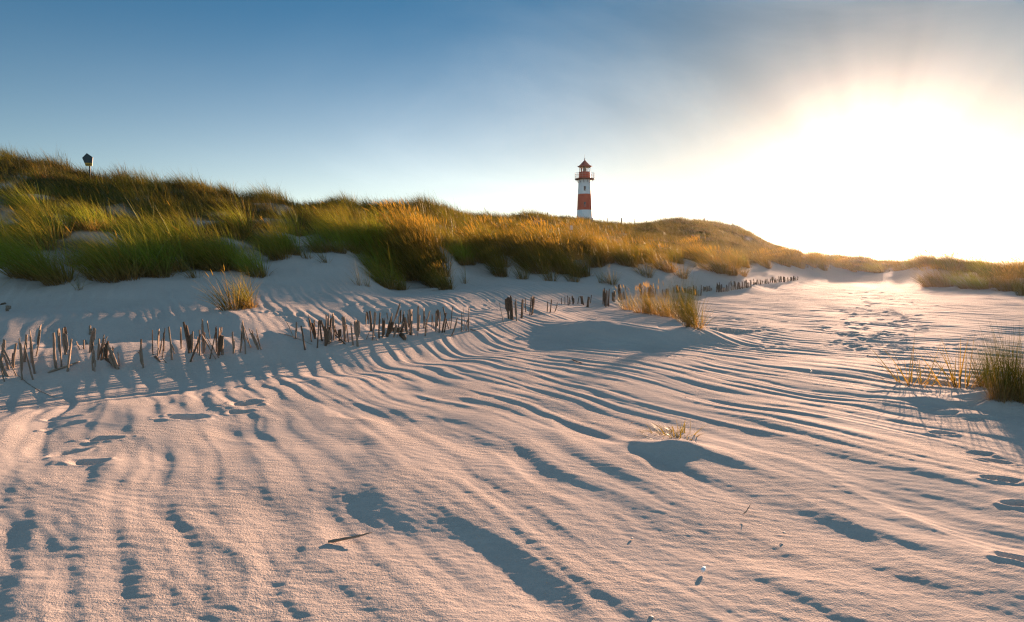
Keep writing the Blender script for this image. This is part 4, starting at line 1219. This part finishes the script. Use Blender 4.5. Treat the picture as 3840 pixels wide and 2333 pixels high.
lying('driftwood_stick', q2(370, 1024), q2(637, 978), .011, M_PALE, 'slender driftwood stick half sunk in the foreground sand', 'driftwood', .7, .0, 1, .35, .012)
lying('fallen_stick', q5(437, 742), q5(737, 642), .016, M_PALE, 'pale fallen stick lying across the sand before the left posts', 'driftwood', .8, .02, 2)
lying('fallen_stick', q5(790, 437), q5(912, 472), .015, M_PALE, 'pale broken stick lying behind the tangled fence bunch', 'driftwood', .9, .0, 3)
lying('root_wood', q5(975, 616), q5(1080, 690), .030, M_BARK, 'dark curved root lying under the tangled fence bunch', 'driftwood', .5, .1, 4)
lying('broken_branch', q5(1432, 588), q5(1480, 640), .020, M_BARK, 'dark broken branch piece at the foot of the thin stick group', 'driftwood', .6, .0, 5)
lying('fallen_log', q6(1290, 388), q6(1402, 388), .055, M_BARK, 'short dark log lying behind the long picket', 'driftwood', .4, .0, 6, .9)
lying('root_wood', q6(1372, 432), q6(1418, 486), .055, M_BARK, 'black gnarled root chunk in front of the long picket', 'driftwood', .5, .2, 7, .5)
lying('sand_twig', q6(120, 412), q6(465, 530), .007, M_PALE, 'long thin twig lying left of the dark thicket', 'twig', .6, .03, 8)
lying('sand_twig', q6(2085, 370), q6(2192, 402), .008, M_PALE, 'thin twig lying at the twiggy end of the near fence', 'twig', .8, .0, 9)
lying('sand_twig', q5(160, 755), q5(530, 968), .005, M_PALE, 'faint long reed lying before the leftmost fence bunch', 'twig', .4, .0, 10)
lying('sand_twig', q3(1288, 912), q3(1328, 880), .004, M_PALE, 'tiny pale twig stuck in the sand right of the tuft mound', 'twig', .8, .0, 11, .5, .03)
lying('sand_twig', q4(272, 258), q4(290, 290), .005, simple('pale_reed', (.42, .38, .32), .7), 'white reed scrap on the sunlit ripples', 'twig', .8, .1, 12)
lying('sand_twig', q3(355, 72), q3(408, 92), .010, M_BARK, 'dark twig lying on the shaded sand below the crest', 'twig', .8, .0, 13)
lying('sand_twig', q2(960, 160), q2(984, 160), .004, M_BARK, 'minute dark twig on the lit ripples in mid sand', 'twig', .8, .0, 14)
x, y, z = cast(*q5(57, 165)); place_stick(x, y, z, x, z + .14, .028, False, 'short pale stump alone on the lit sand at the left edge', 'weathered sticks of the sand fence')
lying('root_wood', q5(8, 112), q5(56, 98), .035, M_BARK, 'small dark wood piece behind the stump at the left edge', 'driftwood', .5, .0, 15)

# litter: a small white cap lying on its side, and a few shells and berries
x, y, z = cast(*q3(1068, 1226))
bm = bmesh.new(); tube(bm, [(-.014, 0, .012), (-.008, 0, .014), (.016, 0, .018), (.018, 0, .018)], [.009, .0135, .0135, .010], 14)
o = bobj('bottle_cap', bm, simple('white_plastic', (.75, .77, .80), .35)); o.location = (x, y, z); o.rotation_euler = (0, 0, .9); o.scale = (.85, .85, .85)
tag(o, 'small white plastic cap lying on the foreground sand', 'litter')
for (a_, nm, col, r_, lab) in ((q3(970, 276), 'rose_hip', (.35, .03, .02), .012, 'tiny red berry on the lit sand behind the tuft mound'),
                              (q3(680, 412), 'rose_hip', (.25, .07, .03), .010, 'tiny brown berry on the sand left of the tuft mound'),
                              (q3(680, 1045), 'broken_shell', (.55, .50, .44), .016, 'pale shell fragment low in the foreground'),
                              (q4(145, 1160), 'broken_shell', (.42, .38, .34), .018, 'grey shell fragment at lower right foreground'),
                              (q4(600, 195), 'sand_pebble', (.25, .21, .19), .030, 'dark pebble on the ripples beside the footprint trail'),
                              (q3(785, 1478), 'sand_pebble', (.40, .34, .30), .022, 'sandy lump at the bottom edge of the photo')):
    x, y, z = cast(*a_)
    bm = bmesh.new(); r_ *= .5; bmesh.ops.create_icosphere(bm, subdivisions=2, radius=r_)
    for v_ in bm.verts:
        v_.co *= 1 + .28 * math.sin(v_.co.x * 150 + v_.co.y * 210) * math.cos(v_.co.z * 170)
        v_.co.z *= .6 if nm != 'rose_hip' else .95
    for f_ in bm.faces: f_.smooth = True
    o = bobj(nm, bm, simple(nm + '_skin', col, .6, 0, .25, 40)); o.location = (x, y, z + r_ * .3)
    tag(o, lab, {'rose_hip': 'berry', 'broken_shell': 'shell', 'sand_pebble': 'pebble'}[nm])


# ------------------------------------------------------------------ sea haze
bm = bmesh.new(); box(bm, (0, 900, 8.75), (5200, 5200, 29))
hz = bobj('haze', bm, None)
hm = bpy.data.materials.new('sea_haze'); hm.use_nodes = True
hm.node_tree.nodes.clear()
vo = hm.node_tree.nodes.new('ShaderNodeVolumePrincipled'); ou = hm.node_tree.nodes.new('ShaderNodeOutputMaterial')
vo.inputs['Color'].default_value = (.97, .94, .88, 1); vo.inputs['Density'].default_value = .00008; vo.inputs['Anisotropy'].default_value = .88
hm.node_tree.links.new(vo.outputs[0], ou.inputs['Volume'])
hz.data.materials.append(hm)
tag(hz, 'thin sea haze over the dunes', None, None, 'stuff')
